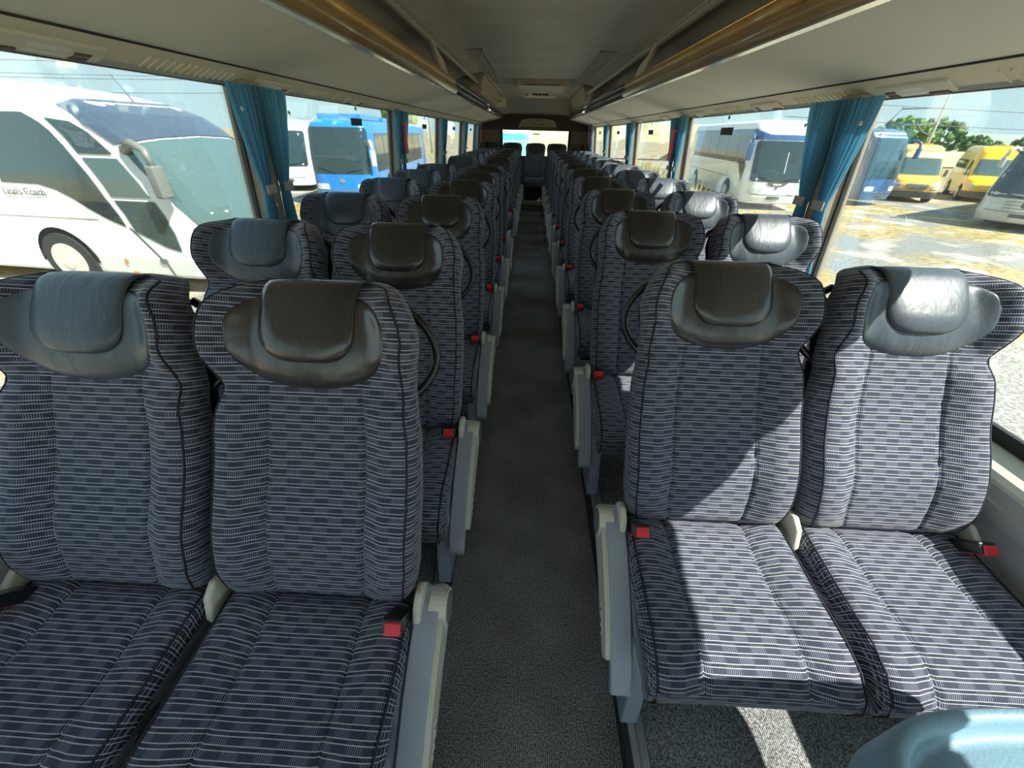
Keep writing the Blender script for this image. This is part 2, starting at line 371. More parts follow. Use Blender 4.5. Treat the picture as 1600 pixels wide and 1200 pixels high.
# windows
edges = [Y0] + PILLARS
wi = 0
for s in (-1, 1):
    for k in range(len(edges) - 1):
        ya, yb = edges[k] + (.045 if k else 0), edges[k + 1] - .045
        wi += 1
        bm = bmesh.new()
        def q(y, z, o): return (s * (glass_x(z) + o), y, z)
        gw = .035
        fr = [((ya, ZG0), (yb, ZG0), (yb, ZG0 + gw), (ya, ZG0 + gw)), ((ya, ZG1 - .012), (yb, ZG1 - .012), (yb, ZG1), (ya, ZG1)),
              ((ya, ZG0), (ya + gw * .35, ZG0), (ya + gw * .35, ZG1), (ya, ZG1)), ((yb - gw * .35, ZG0), (yb, ZG0), (yb, ZG1), (yb - gw * .35, ZG1))]
        for f in fr:
            a = [bm.verts.new(q(y, z, -.004)) for y, z in f]; b = [bm.verts.new(q(y, z, .012)) for y, z in f]
            bm.faces.new(a); bm.faces.new(b[::-1])
            for i in range(4): bm.faces.new((a[i], a[(i + 1) % 4], b[(i + 1) % 4], b[i]))
        W = struct('window_%d' % wi, bm_mesh('window_frame', bm, M_GASKET))
        bm = bmesh.new()
        c = [(ya, ZG0), (yb, ZG0), (yb, ZG1), (ya, ZG1)]
        a = [bm.verts.new(q(y, z, .002)) for y, z in c]; b = [bm.verts.new(q(y, z, .007)) for y, z in c]
        bm.faces.new(a); bm.faces.new(b[::-1])
        for i in range(4): bm.faces.new((a[i], a[(i + 1) % 4], b[(i + 1) % 4], b[i]))
        obj('glass_pane', bm_mesh('glass_pane', bm, GLASS), W)
        ym = (ya + yb) / 2 + .18
        if k >= 2:
            bm = bmesh.new()
            for (y0_, y1_, z0_, z1_) in ((ym - .085, ym + .085, 1.268, 1.305),):
                a = [bm.verts.new(q(y, z, -.001)) for y, z in ((y0_, z0_), (y1_, z0_), (y1_, z1_), (y0_, z1_))]
                b = [bm.verts.new(q(y, z, .001)) for y, z in ((y0_, z0_), (y1_, z0_), (y1_, z1_), (y0_, z1_))]
                bm.faces.new(a); bm.faces.new(b[::-1])
                for i in range(4): bm.faces.new((a[i], a[(i + 1) % 4], b[(i + 1) % 4], b[i]))
            obj('sticker', bm_mesh('sticker', bm, mat('brown_sticker', (.06, .05, .05), .6)), W)
            bm = bmesh.new(); y0_, y1_, z0_, z1_ = ym - .012, ym + .012, 1.345, 1.362
            a = [bm.verts.new(q(y, z, -.001)) for y, z in ((y0_, z0_), (y1_, z0_), (y1_, z1_), (y0_, z1_))]
            b = [bm.verts.new(q(y, z, .001)) for y, z in ((y0_, z0_), (y1_, z0_), (y1_, z1_), (y0_, z1_))]
            bm.faces.new(a); bm.faces.new(b[::-1])
            for i in range(4): bm.faces.new((a[i], a[(i + 1) % 4], b[(i + 1) % 4], b[i]))
            obj('green_mark', bm_mesh('green_mark', bm, mat('green_sticker', (.02, .35, .22), .6)), W)
    # pillars
    for k, yp in enumerate(PILLARS):
        poly = [(s * (glass_x(.60) - .048), .60), (s * (glass_x(1.385) - .048), 1.385), (s * (glass_x(1.385) + .03), 1.385), (s * (glass_x(.60) + .03), .60)]
        p = struct('trim_%d' % (3 + k + (0 if s < 0 else 6)), prism('pillar', poly, 'y', yp - .05, yp + .05, M_TAUPE, .004))
        obj('screw', disc_prism('screw', s * (glass_x(.98) - .050), yp, .98, .008, .006, 'x', M_WHITE, 12), p)

# ceiling
cz = lambda x: 1.81 - .10 * sm(abs(x), .50, 1.05)
xs = [-1.06 + 2.12 * i / 40 for i in range(41)]
poly = [(x, cz(x)) for x in xs] + [(x, cz(x) + .05) for x in xs[::-1]]
struct('ceiling', prism('ceiling', poly, 'y', Y0, 8.6, M_CEIL))
# rear: ceiling curves down to the rear panel
vv, ff = [], []
ys = [8.55, 8.75, 8.95, 9.1, 9.2, 9.55]; zs_ = [0, -.015, -.06, -.13, -.22, -.24]
for j, (y, dz) in enumerate(zip(ys, zs_)):
    for x in xs: vv.append((x, y, cz(x) + dz))
n = len(xs)
for j in range(len(ys) - 1):
    for i in range(n - 1): ff.append((j * n + i, j * n + i + 1, (j + 1) * n + i + 1, (j + 1) * n + i))
k0 = len(vv)
vv += [(v[0], v[1] + .03, v[2] + .05) for v in vv]
ff += [tuple(k0 + i for i in f[::-1]) for f in ff]
struct('ceiling_rear', mk('ceiling_rear', vv, ff, M_CEIL, True))
# rear wall with the back window
RWX0, RWX1, RWZ0, RWZ1 = -.70, .74, .85, 1.305
wr = struct('wall_rear', box('wall_rear', -1.15, 1.15, Y1 - .02, Y1 + .05, RWZ1, 1.9, mat('dark_taupe_panel', (.13, .11, .085), .8)))
obj('lower_panel', box('lower_panel', -1.15, 1.15, Y1 - .02, Y1 + .05, -.1, RWZ0, M_TAUPE), wr)
obj('side_panel', box('side_panel', -1.15, RWX0, Y1 - .02, Y1 + .05, RWZ0, RWZ1, M_TAUPE), wr)
obj('side_panel', box('side_panel', RWX1, 1.15, Y1 - .02, Y1 + .05, RWZ0, RWZ1, M_TAUPE), wr)
W = struct('window_%d' % (wi + 1), box('rear_frame', RWX0 - .01, RWX1 + .01, Y1 - .03, Y1 - .02, RWZ0 - .02, RWZ0, M_GASKET))
obj('glass_pane', box('glass_pane', RWX0, RWX1, Y1, Y1 + .006, RWZ0, RWZ1, GLASS), W)
for x in (RWX0 + .02, RWX1 - .02): obj('frame_side', box('frame_side', x - .025, x + .025, Y1 - .045, Y1 - .02, RWZ0, RWZ1, M_GASKET, .004), W)
obj('brake_light', box('brake_light', -.04, .10, Y1 - .04, Y1 - .005, RWZ1 - .07, RWZ1 - .05, M_BLACK, .003), W)
# front bulkhead below the windscreen, behind the camera
wf = struct('wall_front', box('wall_front', -1.18, 1.18, Y0 - .25, Y0 - .20, -1.0, .55, M_WALL))
obj('front_header', box('front_header', -1.1, 1.1, Y0 - .1, Y0, 1.74, 1.9, M_TRIM), wf)
W = struct('window_%d' % (wi + 2), box('windscreen_frame', -1.15, 1.15, Y0 - .2, Y0 - .17, .55, .58, M_GASKET))
obj('glass_pane', box('glass_pane', -1.12, 1.12, Y0 - .19, Y0 - .18, .58, 1.74, glass_material('clear_windscreen_glass', (.97, .99, .98), .01)), W)

# ---------------------------------------------------------------- luggage racks
RACK_Y0, RACK_Y1 = -1.5, 9.3
for s, nm in ((-1, 'left'), (1, 'right')):
    R = empty('luggage_rack', (s * .85, RACK_Y0, 1.5))
    tag(R, 'long open overhead luggage rack with amber lip above the %s-hand windows' % nm, 'luggage rack')
    def part(name, poly, y0, y1, m, bev=0, smooth=False):
        return obj(name, prism(name, [(s * (a - .85), b - 1.5) for a, b in poly], 'y', y0 - RACK_Y0, y1 - RACK_Y0, m, bev, smooth), R)
    part('shelf', [(.672, 1.497), (1.022, 1.418), (1.03, 1.43), (1.0, 1.46), (.672, 1.515)], RACK_Y0, RACK_Y1, M_UNDER)
    part('rack_back', [(.99, 1.45), (1.01, 1.45), (1.03, 1.74), (1.01, 1.74)], RACK_Y0, RACK_Y1, mat('dark_rack_lining', (.16, .16, .145), .9))
    lip = [(.672, 1.500)] + [(.655 - .022 * math.sin(PI * t / 8), 1.500 + .055 * t / 8) for t in range(9)] + [(.672, 1.555)]
    part('dark_reflection_lip', lip, 3.75, RACK_Y1, M_DARKREFL, 0, True); part('wood_fascia', lip, RACK_Y0, 3.75, mat('olive_wood_trim', (.36, .24, .09), .30, coat=.3, var=.2, vscale=5), 0, True)  # rear stretch of the lip takes its dark reflection as a painted colour
    wl = [(.672, 1.555)] + [(.655 - .010 * math.sin(PI * t / 6), 1.555 + .038 * t / 6) for t in range(7)] + [(.672, 1.593)]
    part('wood_lip', wl, RACK_Y0, 3.75, M_WOOD, 0, True)
    part('dark_reflection_upper_lip', wl, 3.75, RACK_Y1, M_DARKREFL, 0, True)
    part('chrome_strip', [(.655, 1.494), (.672, 1.490), (.674, 1.500), (.655, 1.501)], RACK_Y0, RACK_Y1, M_CHROME)
    part('shadow_gap', [(1.020, 1.4145), (1.0235, 1.4125), (1.03, 1.42), (1.02, 1.421)], RACK_Y0, RACK_Y1, M_GASKET)
    # rail with holes
    for (ra, rb) in ((-1.4, 5.3),) if s < 0 else ((-1.4, 8.7),):
        rl = obj('rail', tube('rail', [(s * (.66 - .85), y - RACK_Y0, .204) for y in (ra, (ra + rb) / 2, rb)], .021, M_RAIL, 16), R)
        hole = disc_prism('rail_hole', 0, 0, 0, .003, .001, 'x', M_HOLE, 8)
        y = 1.2
        while y < 3.0:
            h = obj('rail_hole', hole, rl, (s * (.66 - .85) - s * .0208, y - RACK_Y0, .202)); y += .085
    # brackets
    for yb in (.1, 2.95, 5.85):
        if s < 0 and yb > 5: continue
        b = obj('bracket', prism('bracket', [(yb - RACK_Y0 + a, c) for a, c in ((-.05, .205), (-.035, .225), (.03, .215), (.10, .17), (.33, .14), (.46, .09), (.36, .085), (.20, .09))], 'x', s * (.643 - .85), s * (.667 - .85), mat('taupe_bracket', (.46, .41, .33), .6), .004), R)
        obj('bolt', disc_prism('bolt', s * (.645 - .85), yb - RACK_Y0 - .015, .19, .012, .006, 'x', M_CREAM, 12), b)
    # closed housing further back
    hy0 = 5.3 if s < 0 else 6.3
    part('housing', [(.66, 1.592), (.648, 1.64), (.62, 1.70), (.60, 1.76), (.585, 1.80), (1.0, 1.76), (1.0, 1.5)], hy0, 8.3, M_TAUPE, .035, True)
    if s < 0:
        pn = obj('display_panel', prism('display_panel', [(-.006, 0), (.012, .07), (.035, .13), (.045, .127), (.022, .066), (.004, -.004)], 'x', -.02, .20, M_CREAM, .001), R, (.18, 7.6 - RACK_Y0, .10), (0, 0, .35))
        obj('display_mark', box('display_mark', .06, .12, .008, .012, .07, .09, M_CAP), pn)
    # vent panel strip between rack and window, with ribs, lamps and nozzles
    V = part('vent_panel', [(1.022, 1.413), (1.045, 1.400), (1.098, 1.374), (1.104, 1.38), (1.06, 1.43), (1.03, 1.43)], RACK_Y0, 8.6, M_STRIP)
    ribm = prism('rib', [(0, 0), (s * .048, -.022), (s * .048, -.026), (s * .002, -.006)], 'y', -.003, .003, M_STRIP)
    unit_y = [1.02, 1.87, 2.72, 3.55, 4.4, 5.2] if s < 0 else [.62, 1.47, 2.32, 3.2, 4.0, 4.9]
    for i, y in enumerate(unit_y):
        if i < 3:
            for k in range(13): obj('rib', ribm, V, (s * (1.046 - .85), y + .25 + k * .028 - RACK_Y0, -.1005))
        # reading lamp unit
        sl = [(0, 0), (s * .05, -.026), (s * .052, -.031), (s * .002, -.006)]
        u = obj('lamp_unit', prism('lamp_unit', [(s * .004, .0), (s * .050, -.024), (s * .052, -.031), (s * .03, -.025), (s * .004, -.009)], 'y', -.13, .13, M_CREAM, .003), R, (s * (1.046 - .85), y - RACK_Y0, -.100))
        obj('lens', prism('lens', [(s * .012, -.010), (s * .040, -.025), (s * .040, -.030), (s * .012, -.015)], 'y', -.04, .05, M_WHITE, .002), u)
        obj('dark_slot', prism('dark_slot', [(s * .020, -.016), (s * .046, -.028), (s * .046, -.0315), (s * .020, -.0205)], 'y', .06, .10, mat('brown_slot', (.10, .05, .04), .6)), u)
        obj('dark_slot', prism('dark_slot', [(s * .036, -.024), (s * .050, -.030), (s * .050, -.034), (s * .036, -.030)], 'y', -.11, -.05, mat('brown_slot', (.10, .05, .04), .6)), u)

# ceiling fittings
for s, nm in ((-1, 'left'), (1, 'right')):
    g = empty('ceiling_grille', (s * .60, 4.0, 1.806))
    tag(g, 'dark perforated air grille in the ceiling beside the %s-hand rail' % nm, 'vent grille')
    obj('backing', box('backing', -.13, .13, 0, 2.3, -.003, .003, M_HOLE), g)
    for a in (-.135, .125): obj('frame', box('frame', a, a + .01, -.01, 2.31, -.010, .004, M_RAIL, .001), g)
    for a in (-.01, 2.30): obj('frame', box('frame', -.135, .135, a, a + .01, -.010, .004, M_RAIL, .001), g)
    slat = box('slat', -.006, .006, 0, 2.3, -.007, -.003, M_CEIL)
    for k in range(10): obj('slat', slat, g, (-.108 + k * .024, 0, 0))
    cs = box('cross_slat', -.13, .13, -.010, .010, -.0075, -.003, M_CEIL)
    for k in range(44): obj('cross_slat', cs, g, (0, .03 + k * .052, 0))
h = empty('roof_lamp_box', (.06, 5.95, 1.80))
tag(h, 'shallow boxy lamp housing with pinkish panel under the ceiling above the aisle', 'ceiling box')
obj('housing', prism('housing', [(-.34, .02), (.34, .02), (.30, -.06), (-.30, -.06)], 'y', 0, .75, M_CEIL, .008), h)
obj('flange', box('flange', -.37, .37, -.02, .0, -.002, .02, M_RAIL, .003), h)
obj('front_panel', prism('front_panel', [(-.285, .0), (.285, .0), (.262, -.05), (-.262, -.05)], 'y', -.006, .004, mat('pinkish_panel', (.42, .32, .27), .6), .002), h)
obj('slot', box('slot', -.23, .20, -.009, -.004, -.052, -.044, M_HOLE), h)
h = empty('ceiling_control_strip', (.06, 8.0, 1.80))
tag(h, 'small ceiling fitting with a red light and dark slot near the rear', 'ceiling fitting')
obj('base_plate', prism('base_plate', [(-.30, .015), (.30, .015), (.26, -.03), (-.26, -.03)], 'y', 0, .3, M_UNDER, .006), h)
obj('dark_slot', box('dark_slot', -.13, .14, -.008, .004, -.014, .010, M_BLACK, .004), h)
obj('red_light', disc_prism('red_light', -.225, -.004, -.008, .022, .012, 'y', mat('red_lens', (.65, .12, .07), .3), 16), h)
for x in (-.03, .03): obj('white_spot', disc_prism('white_spot', x, -.009, 0, .008, .006, 'y', M_WHITE, 10), h)
h = empty('rear_screen_box', (.05, 9.1, 1.34))
tag(h, 'rounded trapezoid beige screen housing hanging above the rear window', 'screen box')
tp = [(-.36, -.01), (-.36, .06), (-.31, .135), (-.15, .155), (.15, .155), (.31, .135), (.36, .06), (.36, -.01)]
obj('housing', prism('housing', tp, 'y', 0, .35, M_CREAM, .01), h)
obj('face_panel', prism('face_panel', [(x * .95, z * .90 + .008) for x, z in tp], 'y', -.006, .002, mat('taupe_face', (.30, .27, .20), .6), .003), h)
obj('lower_bar', box('lower_bar', -.35, .35, -.012, .0, -.02, .025, mat('dark_taupe_bar', (.10, .085, .07), .6), .004), h)
for k, (x, w_) in enumerate(((-.10, .012), (-.07, .012), (-.035, .02), (0, .02), (.035, .015), (.075, .02), (.11, .02))):
    obj('mark', box('mark', x - w_ / 2, x + w_ / 2, -.009, -.005, .055, .075, M_SHELL), h)
obj('latch', box('latch', -.05, .05, -.010, 0, .128, .138, M_SHELL, .002), h)

# ================================================================= SEATS
RC = math.radians(25.0); SR, CR_ = math.sin(RC), math.cos(RC)
ZJ = 0.437; H = .650
def bk(x, h, d):           # back coordinates -> seat local (origin on floor under the back/cushion joint)
    return Vector((x, h * SR - d * CR_, ZJ + h * CR_ + d * SR))
WTAB = [(0, .158), (.02, .176), (.06, .190), (.14, .198), (.35, .201), (.55, .197), (.64, .188), (.69, .184), (.76, .190), (.82, .196), (.87, .191), (.92, .177), (.955, .160), (.982, .140), (1.0, .115)]
def bw(h): return lerp_tab(WTAB, h / H)
def bd(h, t):
    a = abs(t); f = h / H
    d = .022 * math.exp(-((f - .22) / .16) ** 2) - .006
    d += .024 * sm(a, .46, .74) * (1 - sm(f, .60, .70)) * sm(f, -.02, .12)
    d += .054 * sm(a, .52, .92) * sm(f, .66, .80) * (1 - sm(f, .90, 1.0) * .8)
    d -= .0065 * math.exp(-((a - .485) / .016) ** 2) * (1 - sm(f, .68, .74))
    if a < .5:
        for hc in (.20, .335): d -= .0035 * math.exp(-((h - hc) / .007) ** 2)
    d -= .042 * sm(f, .925, 1.0) ** 1.5
    d -= .03 * (1 - sm(f, .0, .045))
    if a > .86:
        qv = min(1, (a - .86) / .14); d -= .035 * (1 - math.sqrt(max(0, 1 - qv * qv)))
    d += .0022 * noise.noise(Vector((t * 6, h * 16, 3.1)))
    return d
def back_mesh():
    fs = [0, .01, .022, .04, .06] + [.06 + .6 * i / 34 for i in range(1, 35)] + [.66 + .265 * i / 18 for i in range(1, 19)] + [.935, .95, .965, .978, .99, 1.0]
    ts = [-1, -.985, -.96, -.93, -.89, -.84, -.78, -.71, -.64, -.57, -.525, -.505, -.485, -.465, -.445, -.39, -.31, -.22, -.11, 0]
    ts = ts + [-t for t in ts[-2::-1]]
    nf = len(ts); vv, ff, uv = [], [], []
    nb = 7
    for f in fs:
        h = f * H; w = bw(h); arc = 0; prev = None; row = []
        for t in ts:
            p = bk(w * t, h, bd(h, t)); row.append(p)
        L = [0]
        for a, b in zip(row, row[1:]): L.append(L[-1] + (b - a).length)
        mid = L[nf // 2]
        for p, l in zip(row, L): vv.append(p); uv.append((l - mid, h))
        de = bd(h, 1.0); db = -.088 - .02 * sm(f, .9, 1.0) + .025 * (1 - sm(f, 0, .08))
        for k in range(nb):
            q_ = k / (nb - 1); x = w * (1 - 2 * q_)
            edge = abs(1 - 2 * q_)
            d = db + (.028 * max(0, (edge - .7) / .3) ** 2)
            if k in (0, nb - 1): d = min(d, de - .02) * .5 + de * .5 - .008
            vv.append(bk(x, h, d)); uv.append((L[-1] - mid + .04 + q_ * .4, h))
    nr = nf + nb
    for j in range(len(fs) - 1):
        for i in range(nr):
            a, b = j * nr + i, j * nr + (i + 1) % nr
            ff.append((a, b, b + nr, a + nr))
    ff.append(tuple(range(nr))[::-1]); ff.append(tuple((len(fs) - 1) * nr + i for i in range(nr)))
    return mk('backrest', vv, ff, FABRIC, True, uv)
def tubepath(side_t, f0, f1, n, off):
    return [bk(bw(f * H) * side_t, f * H, bd(f * H, side_t) + off) for f in [f0 + (f1 - f0) * i / n for i in range(n + 1)]]
def welt_mesh():
    L = tubepath(-.925, .015, .975, 46, -.0005); R_ = tubepath(.925, .015, .975, 46, -.0005)
    top = [bk(bw(.985 * H) * t, .992 * H, bd(.985 * H, t * .9) + .001) for t in (-.75, -.4, 0, .4, .75)]
    bm = bmesh.new(); tube_bm(bm, L + top + R_[::-1], .0024, 6); return bm_mesh('welt', bm, M_WELT, True)
def shell_mesh():
    vv, ff = [], []
    hs = [.03 + .55 * i / 12 for i in range(13)]
    for h in hs:
        w = bw(h) * .93
        for k in range(9):
            x = w * (1 - 2 * k / 8); vv.append(bk(x, h, -.088 - .022 * (1 - (2 * k / 8 - 1) ** 4)))
    for j in range(12):
        for k in range(8): ff.append((j * 9 + k, j * 9 + k + 1, (j + 1) * 9 + k + 1, (j + 1) * 9 + k))
    return mk('back_shell', vv, ff, M_SHELL, True)
# leather crescent
def crescent_pt(rho, phi):
    cx, sy = math.cos(phi), math.sin(phi)
    e = .80
    X = .146 * math.copysign(abs(cx) ** e, cx) * rho
    if sy < 0: hh = .542 - .098 * abs(sy) ** .85 * rho
    else: hh = .542 + .085 * abs(sy) ** .8 * rho
    t = X / bw(hh)
    dome = .025 * (1 - rho ** 3.2) ** .55 if rho < 1 else 0
    dip = .010 * math.exp(-((hh - .56) / .04) ** 2) * math.exp(-(X / .06) ** 2)
    return bk(X, hh, bd(hh, t) + dome - dip - .004)
def crescent_mesh(m):
    NR, NP = 12, 56; vv = [crescent_pt(0, 0)]; ff = []
    for i in range(1, NR + 1):
        for k in range(NP): vv.append(crescent_pt(1 - (1 - i / NR) ** 1.6 if i < NR else 1.0, 2 * PI * k / NP))
    for k in range(NP): ff.append((0, 1 + k, 1 + (k + 1) % NP))
    for i in range(NR - 1):
        for k in range(NP):
            a, b = 1 + i * NP + k, 1 + i * NP + (k + 1) % NP; ff.append((a, a + NP, b + NP, b))
    return mk('headrest_cushion', vv, ff, m, True)
def flap_mesh(m):
    path = [(.545, -.113, 0), (.58, -.109, 0), (.603, -.095, 0), (.615, -.072, 0), (.618, -.050, 0), (.614, -.026, 0), (.603, -.006, 0), (.588, .006, 0), (.570, .014, 0), (.550, .020, 0), (.530, .0235, 0)]
    hb, rc_ = .466, .055
    path = path[:-1] + [(.535, .0238, 0)]
    for k in range(0, 13):
        an = PI / 2 * k / 12; path.append((hb + rc_ - rc_ * math.sin(an), .0255 + .003 * math.sin(PI * k / 12) - .014 * (k / 12) ** 3, 1 - math.cos(an)))
    NX = 20; vv, ff = [], []; HWF = .087
    for lay in (0, 1):
        for j, (h, d, c) in enumerate(path):
            w = HWF - rc_ * c
            e = 1 - (j - (len(path) - 4)) / 4 if j > len(path) - 4 else 1
            for i in range(NX + 1):
                t = -1 + 2 * i / NX; ex = (1 - abs(t) ** 6)
                bul = .006 * (1 - t * t) + .010 * ex * math.sqrt(max(0, e))
                fr_ = sm(j, 5, 14); bul = .003 * ex * (1 - fr_) + bul * fr_
                if lay: bul = -.004
                p0 = Vector((h, d)); a_ = Vector(path[max(j - 1, 0)][:2]); b_ = Vector(path[min(j + 1, len(path) - 1)][:2])
                tg = (b_ - a_).normalized(); nrm = Vector((tg.y, -tg.x))
                nrm = nrm.lerp(Vector((0, 1)), sm(j, 7, 11))
                q_ = p0 + nrm * bul * (1 if j > 2 else .5)
                vv.append(bk(w * t, q_.x + .030, q_.y * .75 - .005))
    n1 = NX + 1; tot = len(path) * n1
    for j in range(len(path) - 1):
        for i in range(NX):
            a = j * n1 + i; ff.append((a, a + 1, a + 1 + n1, a + n1)); a += tot; ff.append((a, a + n1, a + 1 + n1, a + 1))
    for j in range(len(path) - 1):
        for i in (0, NX):
            a = j * n1 + i; q4 = (a, a + n1, a + n1 + tot, a + tot); ff.append(q4 if i == 0 else q4[::-1])
    for i in range(NX):
        a = (len(path) - 1) * n1 + i; ff.append((a, a + 1, a + 1 + tot, a + tot))
    return mk('headrest_flap', vv, ff, m, True)
# cushion: section path from the rear, over the top, round the front, back underneath
def cushion_mesh():
    top = [(.05, .43), (.02, .447), (-.01, .452), (-.05, .447), (-.10, .440), (-.15, .438), (-.20, .438), (-.25, .434), (-.285, .424), (-.312, .405), (-.326, .382), (-.330, .357), (-.322, .335), (-.300, .322), (-.25, .316), (-.15, .32), (-.05, .325), (.04, .33)]
    fine = []
    for (a, b), (c, d) in zip(top, top[1:]):
        for k in range(3): fine.append((a + (c - a) * k / 3, b + (d - b) * k / 3))
    fine.append(top[-1])
    for it in range(3):
        fine = [fine[0]] + [((fine[i - 1][0] + 2 * fine[i][0] + fine[i + 1][0]) / 4, (fine[i - 1][1] + 2 * fine[i][1] + fine[i + 1][1]) / 4) for i in range(1, len(fine) - 1)] + [fine[-1]]
    ts = [-1, -.97, -.92, -.86, -.78, -.70, -.60, -.54, -.515, -.49, -.465, -.42, -.33, -.22, -.11, 0]; ts = ts + [-t for t in ts[-2::-1]]
    vv, ff, uv = [], [], []; arc = 0; nt_ = len(ts)
    cc = Vector((0, -.12, .38))
    for j, (y, z) in enumerate(fine):
        if j: arc += math.hypot(y - fine[j - 1][0], z - fine[j - 1][1])
        for t in ts:
            a = abs(t)
            w = .196 + .006 * sm(-y, .1, .3)
            out = .012 * sm(a, .5, .75) - .006 * math.exp(-((a - .49) / .02) ** 2)
            if a > .86: out -= .03 * (1 - math.sqrt(max(0, 1 - ((a - .86) / .14) ** 2)))
            out -= .003 * math.exp(-((arc - .22) / .008) ** 2) * (1 if a < .5 else 0)
            ny, nz = y - cc.y, z - cc.z; l = math.hypot(ny * .3, nz) + 1e-6
            if j < 30: ddy, ddz = (ny * .3 / l * out, nz / l * out) if j > 2 else (0, out)
            else: ddy, ddz = 0, -out * .3
            xx = w * t
            if z < .34 and y > -.3: xx *= .97
            vv.append((xx, y + ddy * 1.0, z + ddz)); uv.append((w * t, arc))
    for j in range(len(fine) - 1):
        for i in range(nt_ - 1):
            a = j * nt_ + i; ff.append((a, a + nt_, a + nt_ + 1, a + 1))
    # side caps
    nj = len(fine)
    k0 = len(vv)
    for sgn, i in ((-1, 0), (1, nt_ - 1)):
        f = [j * nt_ + i for j in range(nj)]
        ff.append(tuple(f if sgn > 0 else f[::-1]))
    f = [i for i in range(nt_)] ; g = [(nj - 1) * nt_ + i for i in range(nt_)]
    for i in range(nt_ - 1): ff.append((f[i], f[i + 1], g[i + 1], g[i]))
    return mk('seat_cushion', vv, ff, FABRIC, True, uv)
def cushion_welt(s):
    bm = bmesh.new()
    pts = [(s * .185, .01, .459), (s * .186, -.05, .455), (s * .187, -.15, .447), (s * .188, -.24, .444), (s * .190, -.29, .430), (s * .191, -.326, .400), (s * .191, -.335, .37), (s * .190, -.324, .335)]
    tube_bm(bm, pts, .0022, 6)
    return bm_mesh('cushion_welt', bm, M_WELT, True)

ME_BACK = back_mesh(); ME_WELT = welt_mesh(); ME_SHELL = shell_mesh()
ME_CRES = {0: crescent_mesh(LEATHER_A), 1: crescent_mesh(LEATHER_W)}
ME_FLAP = {0: flap_mesh(LEATHER_A), 1: flap_mesh(LEATHER_W)}
ME_CUSH = cushion_mesh(); ME_CWELT = [cushion_welt(-1), cushion_welt(1)]
ME_BASE = box('seat_pan', -.17, .17, -.26, .08, .265, .33, M_SHELL, .01)

def build_seat(s, window):
    """s: +1 for seats right of the aisle, -1 left. aisle side is at x = -s*..."""
    e = empty('coach_seat')
    k = 1 if window else 0
    b = obj('backrest', ME_BACK, e); obj('welt', ME_WELT, b); obj('back_shell', ME_SHELL, b)
    hc = obj('headrest_cushion', ME_CRES[k], e); obj('headrest_flap', ME_FLAP[k], hc)
    c = obj('seat_cushion', ME_CUSH, e, (0, 0, -.013)); [obj('cushion_welt', q_, c) for q_ in ME_CWELT]
    obj('seat_pan', ME_BASE, e)
    a = -s    # aisle direction in x
    # grab handle on the aisle-facing shoulder
    pts = [bk(a * (.150 + .065 * math.sin(PI * t / 12) ** .7), (.603 - .19 * t / 12), -.070 - .02 * math.sin(PI * t / 12)) for t in range(13)]
    obj('grab_handle', tube('grab_handle', pts, .0085, M_BLACK, 8), e)
    # recliner hinge covers
    for sd in ((a, -a) if not window else (-a,)):
        x = sd * (.2135 if sd == -a and not window else .205)
        obj('hinge_cover', prism('hinge_cover', [(-.025, .37), (-.032, .42), (-.015, .465), (.012, .482), (.04, .475), (.06, .44), (.05, .37)], 'x', x - .008, x + .008, M_CREAM, .006, True), e)
    # belt buckle on the outer side
    sd = -a if window else a
    bx = sd * .172
    bu = obj('belt_buckle', box('belt_buckle', -.019, .019, -.013, .013, -.04, .036, M_BLACK, .004), e, (bx, -.03, .462), (.75, 0, 0))
    obj('red_button', box('red_button', -.015 + sd * .003, .015 + sd * .003, -.0155, .007, -.008, .0385, M_RED, .003), bu)
    if not window:
        ax = a * .222
        P = [(.075, .425), (.060, .447), (.035, .455), (.005, .447)]
        arc_ = []
        for t in range(15):
            q_ = t / 14; y = .045 - .330 * q_; z = .458 - .045 * q_ - .186 * q_ ** 1.9
            arc_.append((y, z))
        low = [(y + .012, z - .030) for y, z in arc_[::-1]]
        ar = obj('armrest', prism('armrest', arc_ + low, 'x', ax - .0225, ax + .0225, M_ARM, .006, True), e)
        cov = [(.065, .40), (.055, .445), (.03, .458), (.0, .448)] + [(y + .002, z - .010) for y, z in arc_[2:13]] + [(-.215, .235), (-.15, .275), (-.06, .335), (.03, .36)]
        obj('armrest_cover', prism('armrest_cover', cov, 'x', ax + a * .004, ax + a * .034, M_CREAM, .006), ar)
        obj('armrest_inner_cover', prism('armrest_inner_cover', [(y, z - .004) for y, z in cov], 'x', ax - a * .025, ax - a * .006, M_CREAM, .003), ar)
        ph = obj('pivot_housing', disc_prism('pivot_housing', ax + a * .020, .022, .418, .036, .036, 'x', M_CREAM, 24, .040), ar)
        obj('pivot_cap', disc_prism('pivot_cap', ax + a * .0388, .022, .418, .029, .003, 'x', M_CAP, 24, .036), ph)
        # sticker on the cover
        stk = obj('sticker', prism('sticker', [(-.135, .318), (-.185, .283), (-.178, .262), (-.128, .297)], 'x', ax + a * .0335, ax + a * .0352, M_WHITE), ar)
        for yy, zz in ((-.142, .305), (-.158, .288), (-.172, .274)): obj('sticker_mark', box('sticker_mark', min(ax + a * .0350, ax + a * .0358), max(ax + a * .0350, ax + a * .0358), yy - .004, yy + .004, zz - .004, zz + .004, M_PLATE0), stk)
        # pedestal leg
        obj('pedestal', prism('pedestal', [(-.22, .31), (.10, .33), (.10, .20), (-.05, .066), (-.285, .066), (-.275, .16)], 'x', a * .178 - .020, a * .178 + .020, M_PED, .006), e)
    else:
        obj('pedestal', prism('pedestal', [(-.16, .30), (.08, .30), (.06, .0553), (-.12, .0553)], 'x', -a * .12 - .02, -a * .12 + .02, M_SHELL, .006), e)
    return e

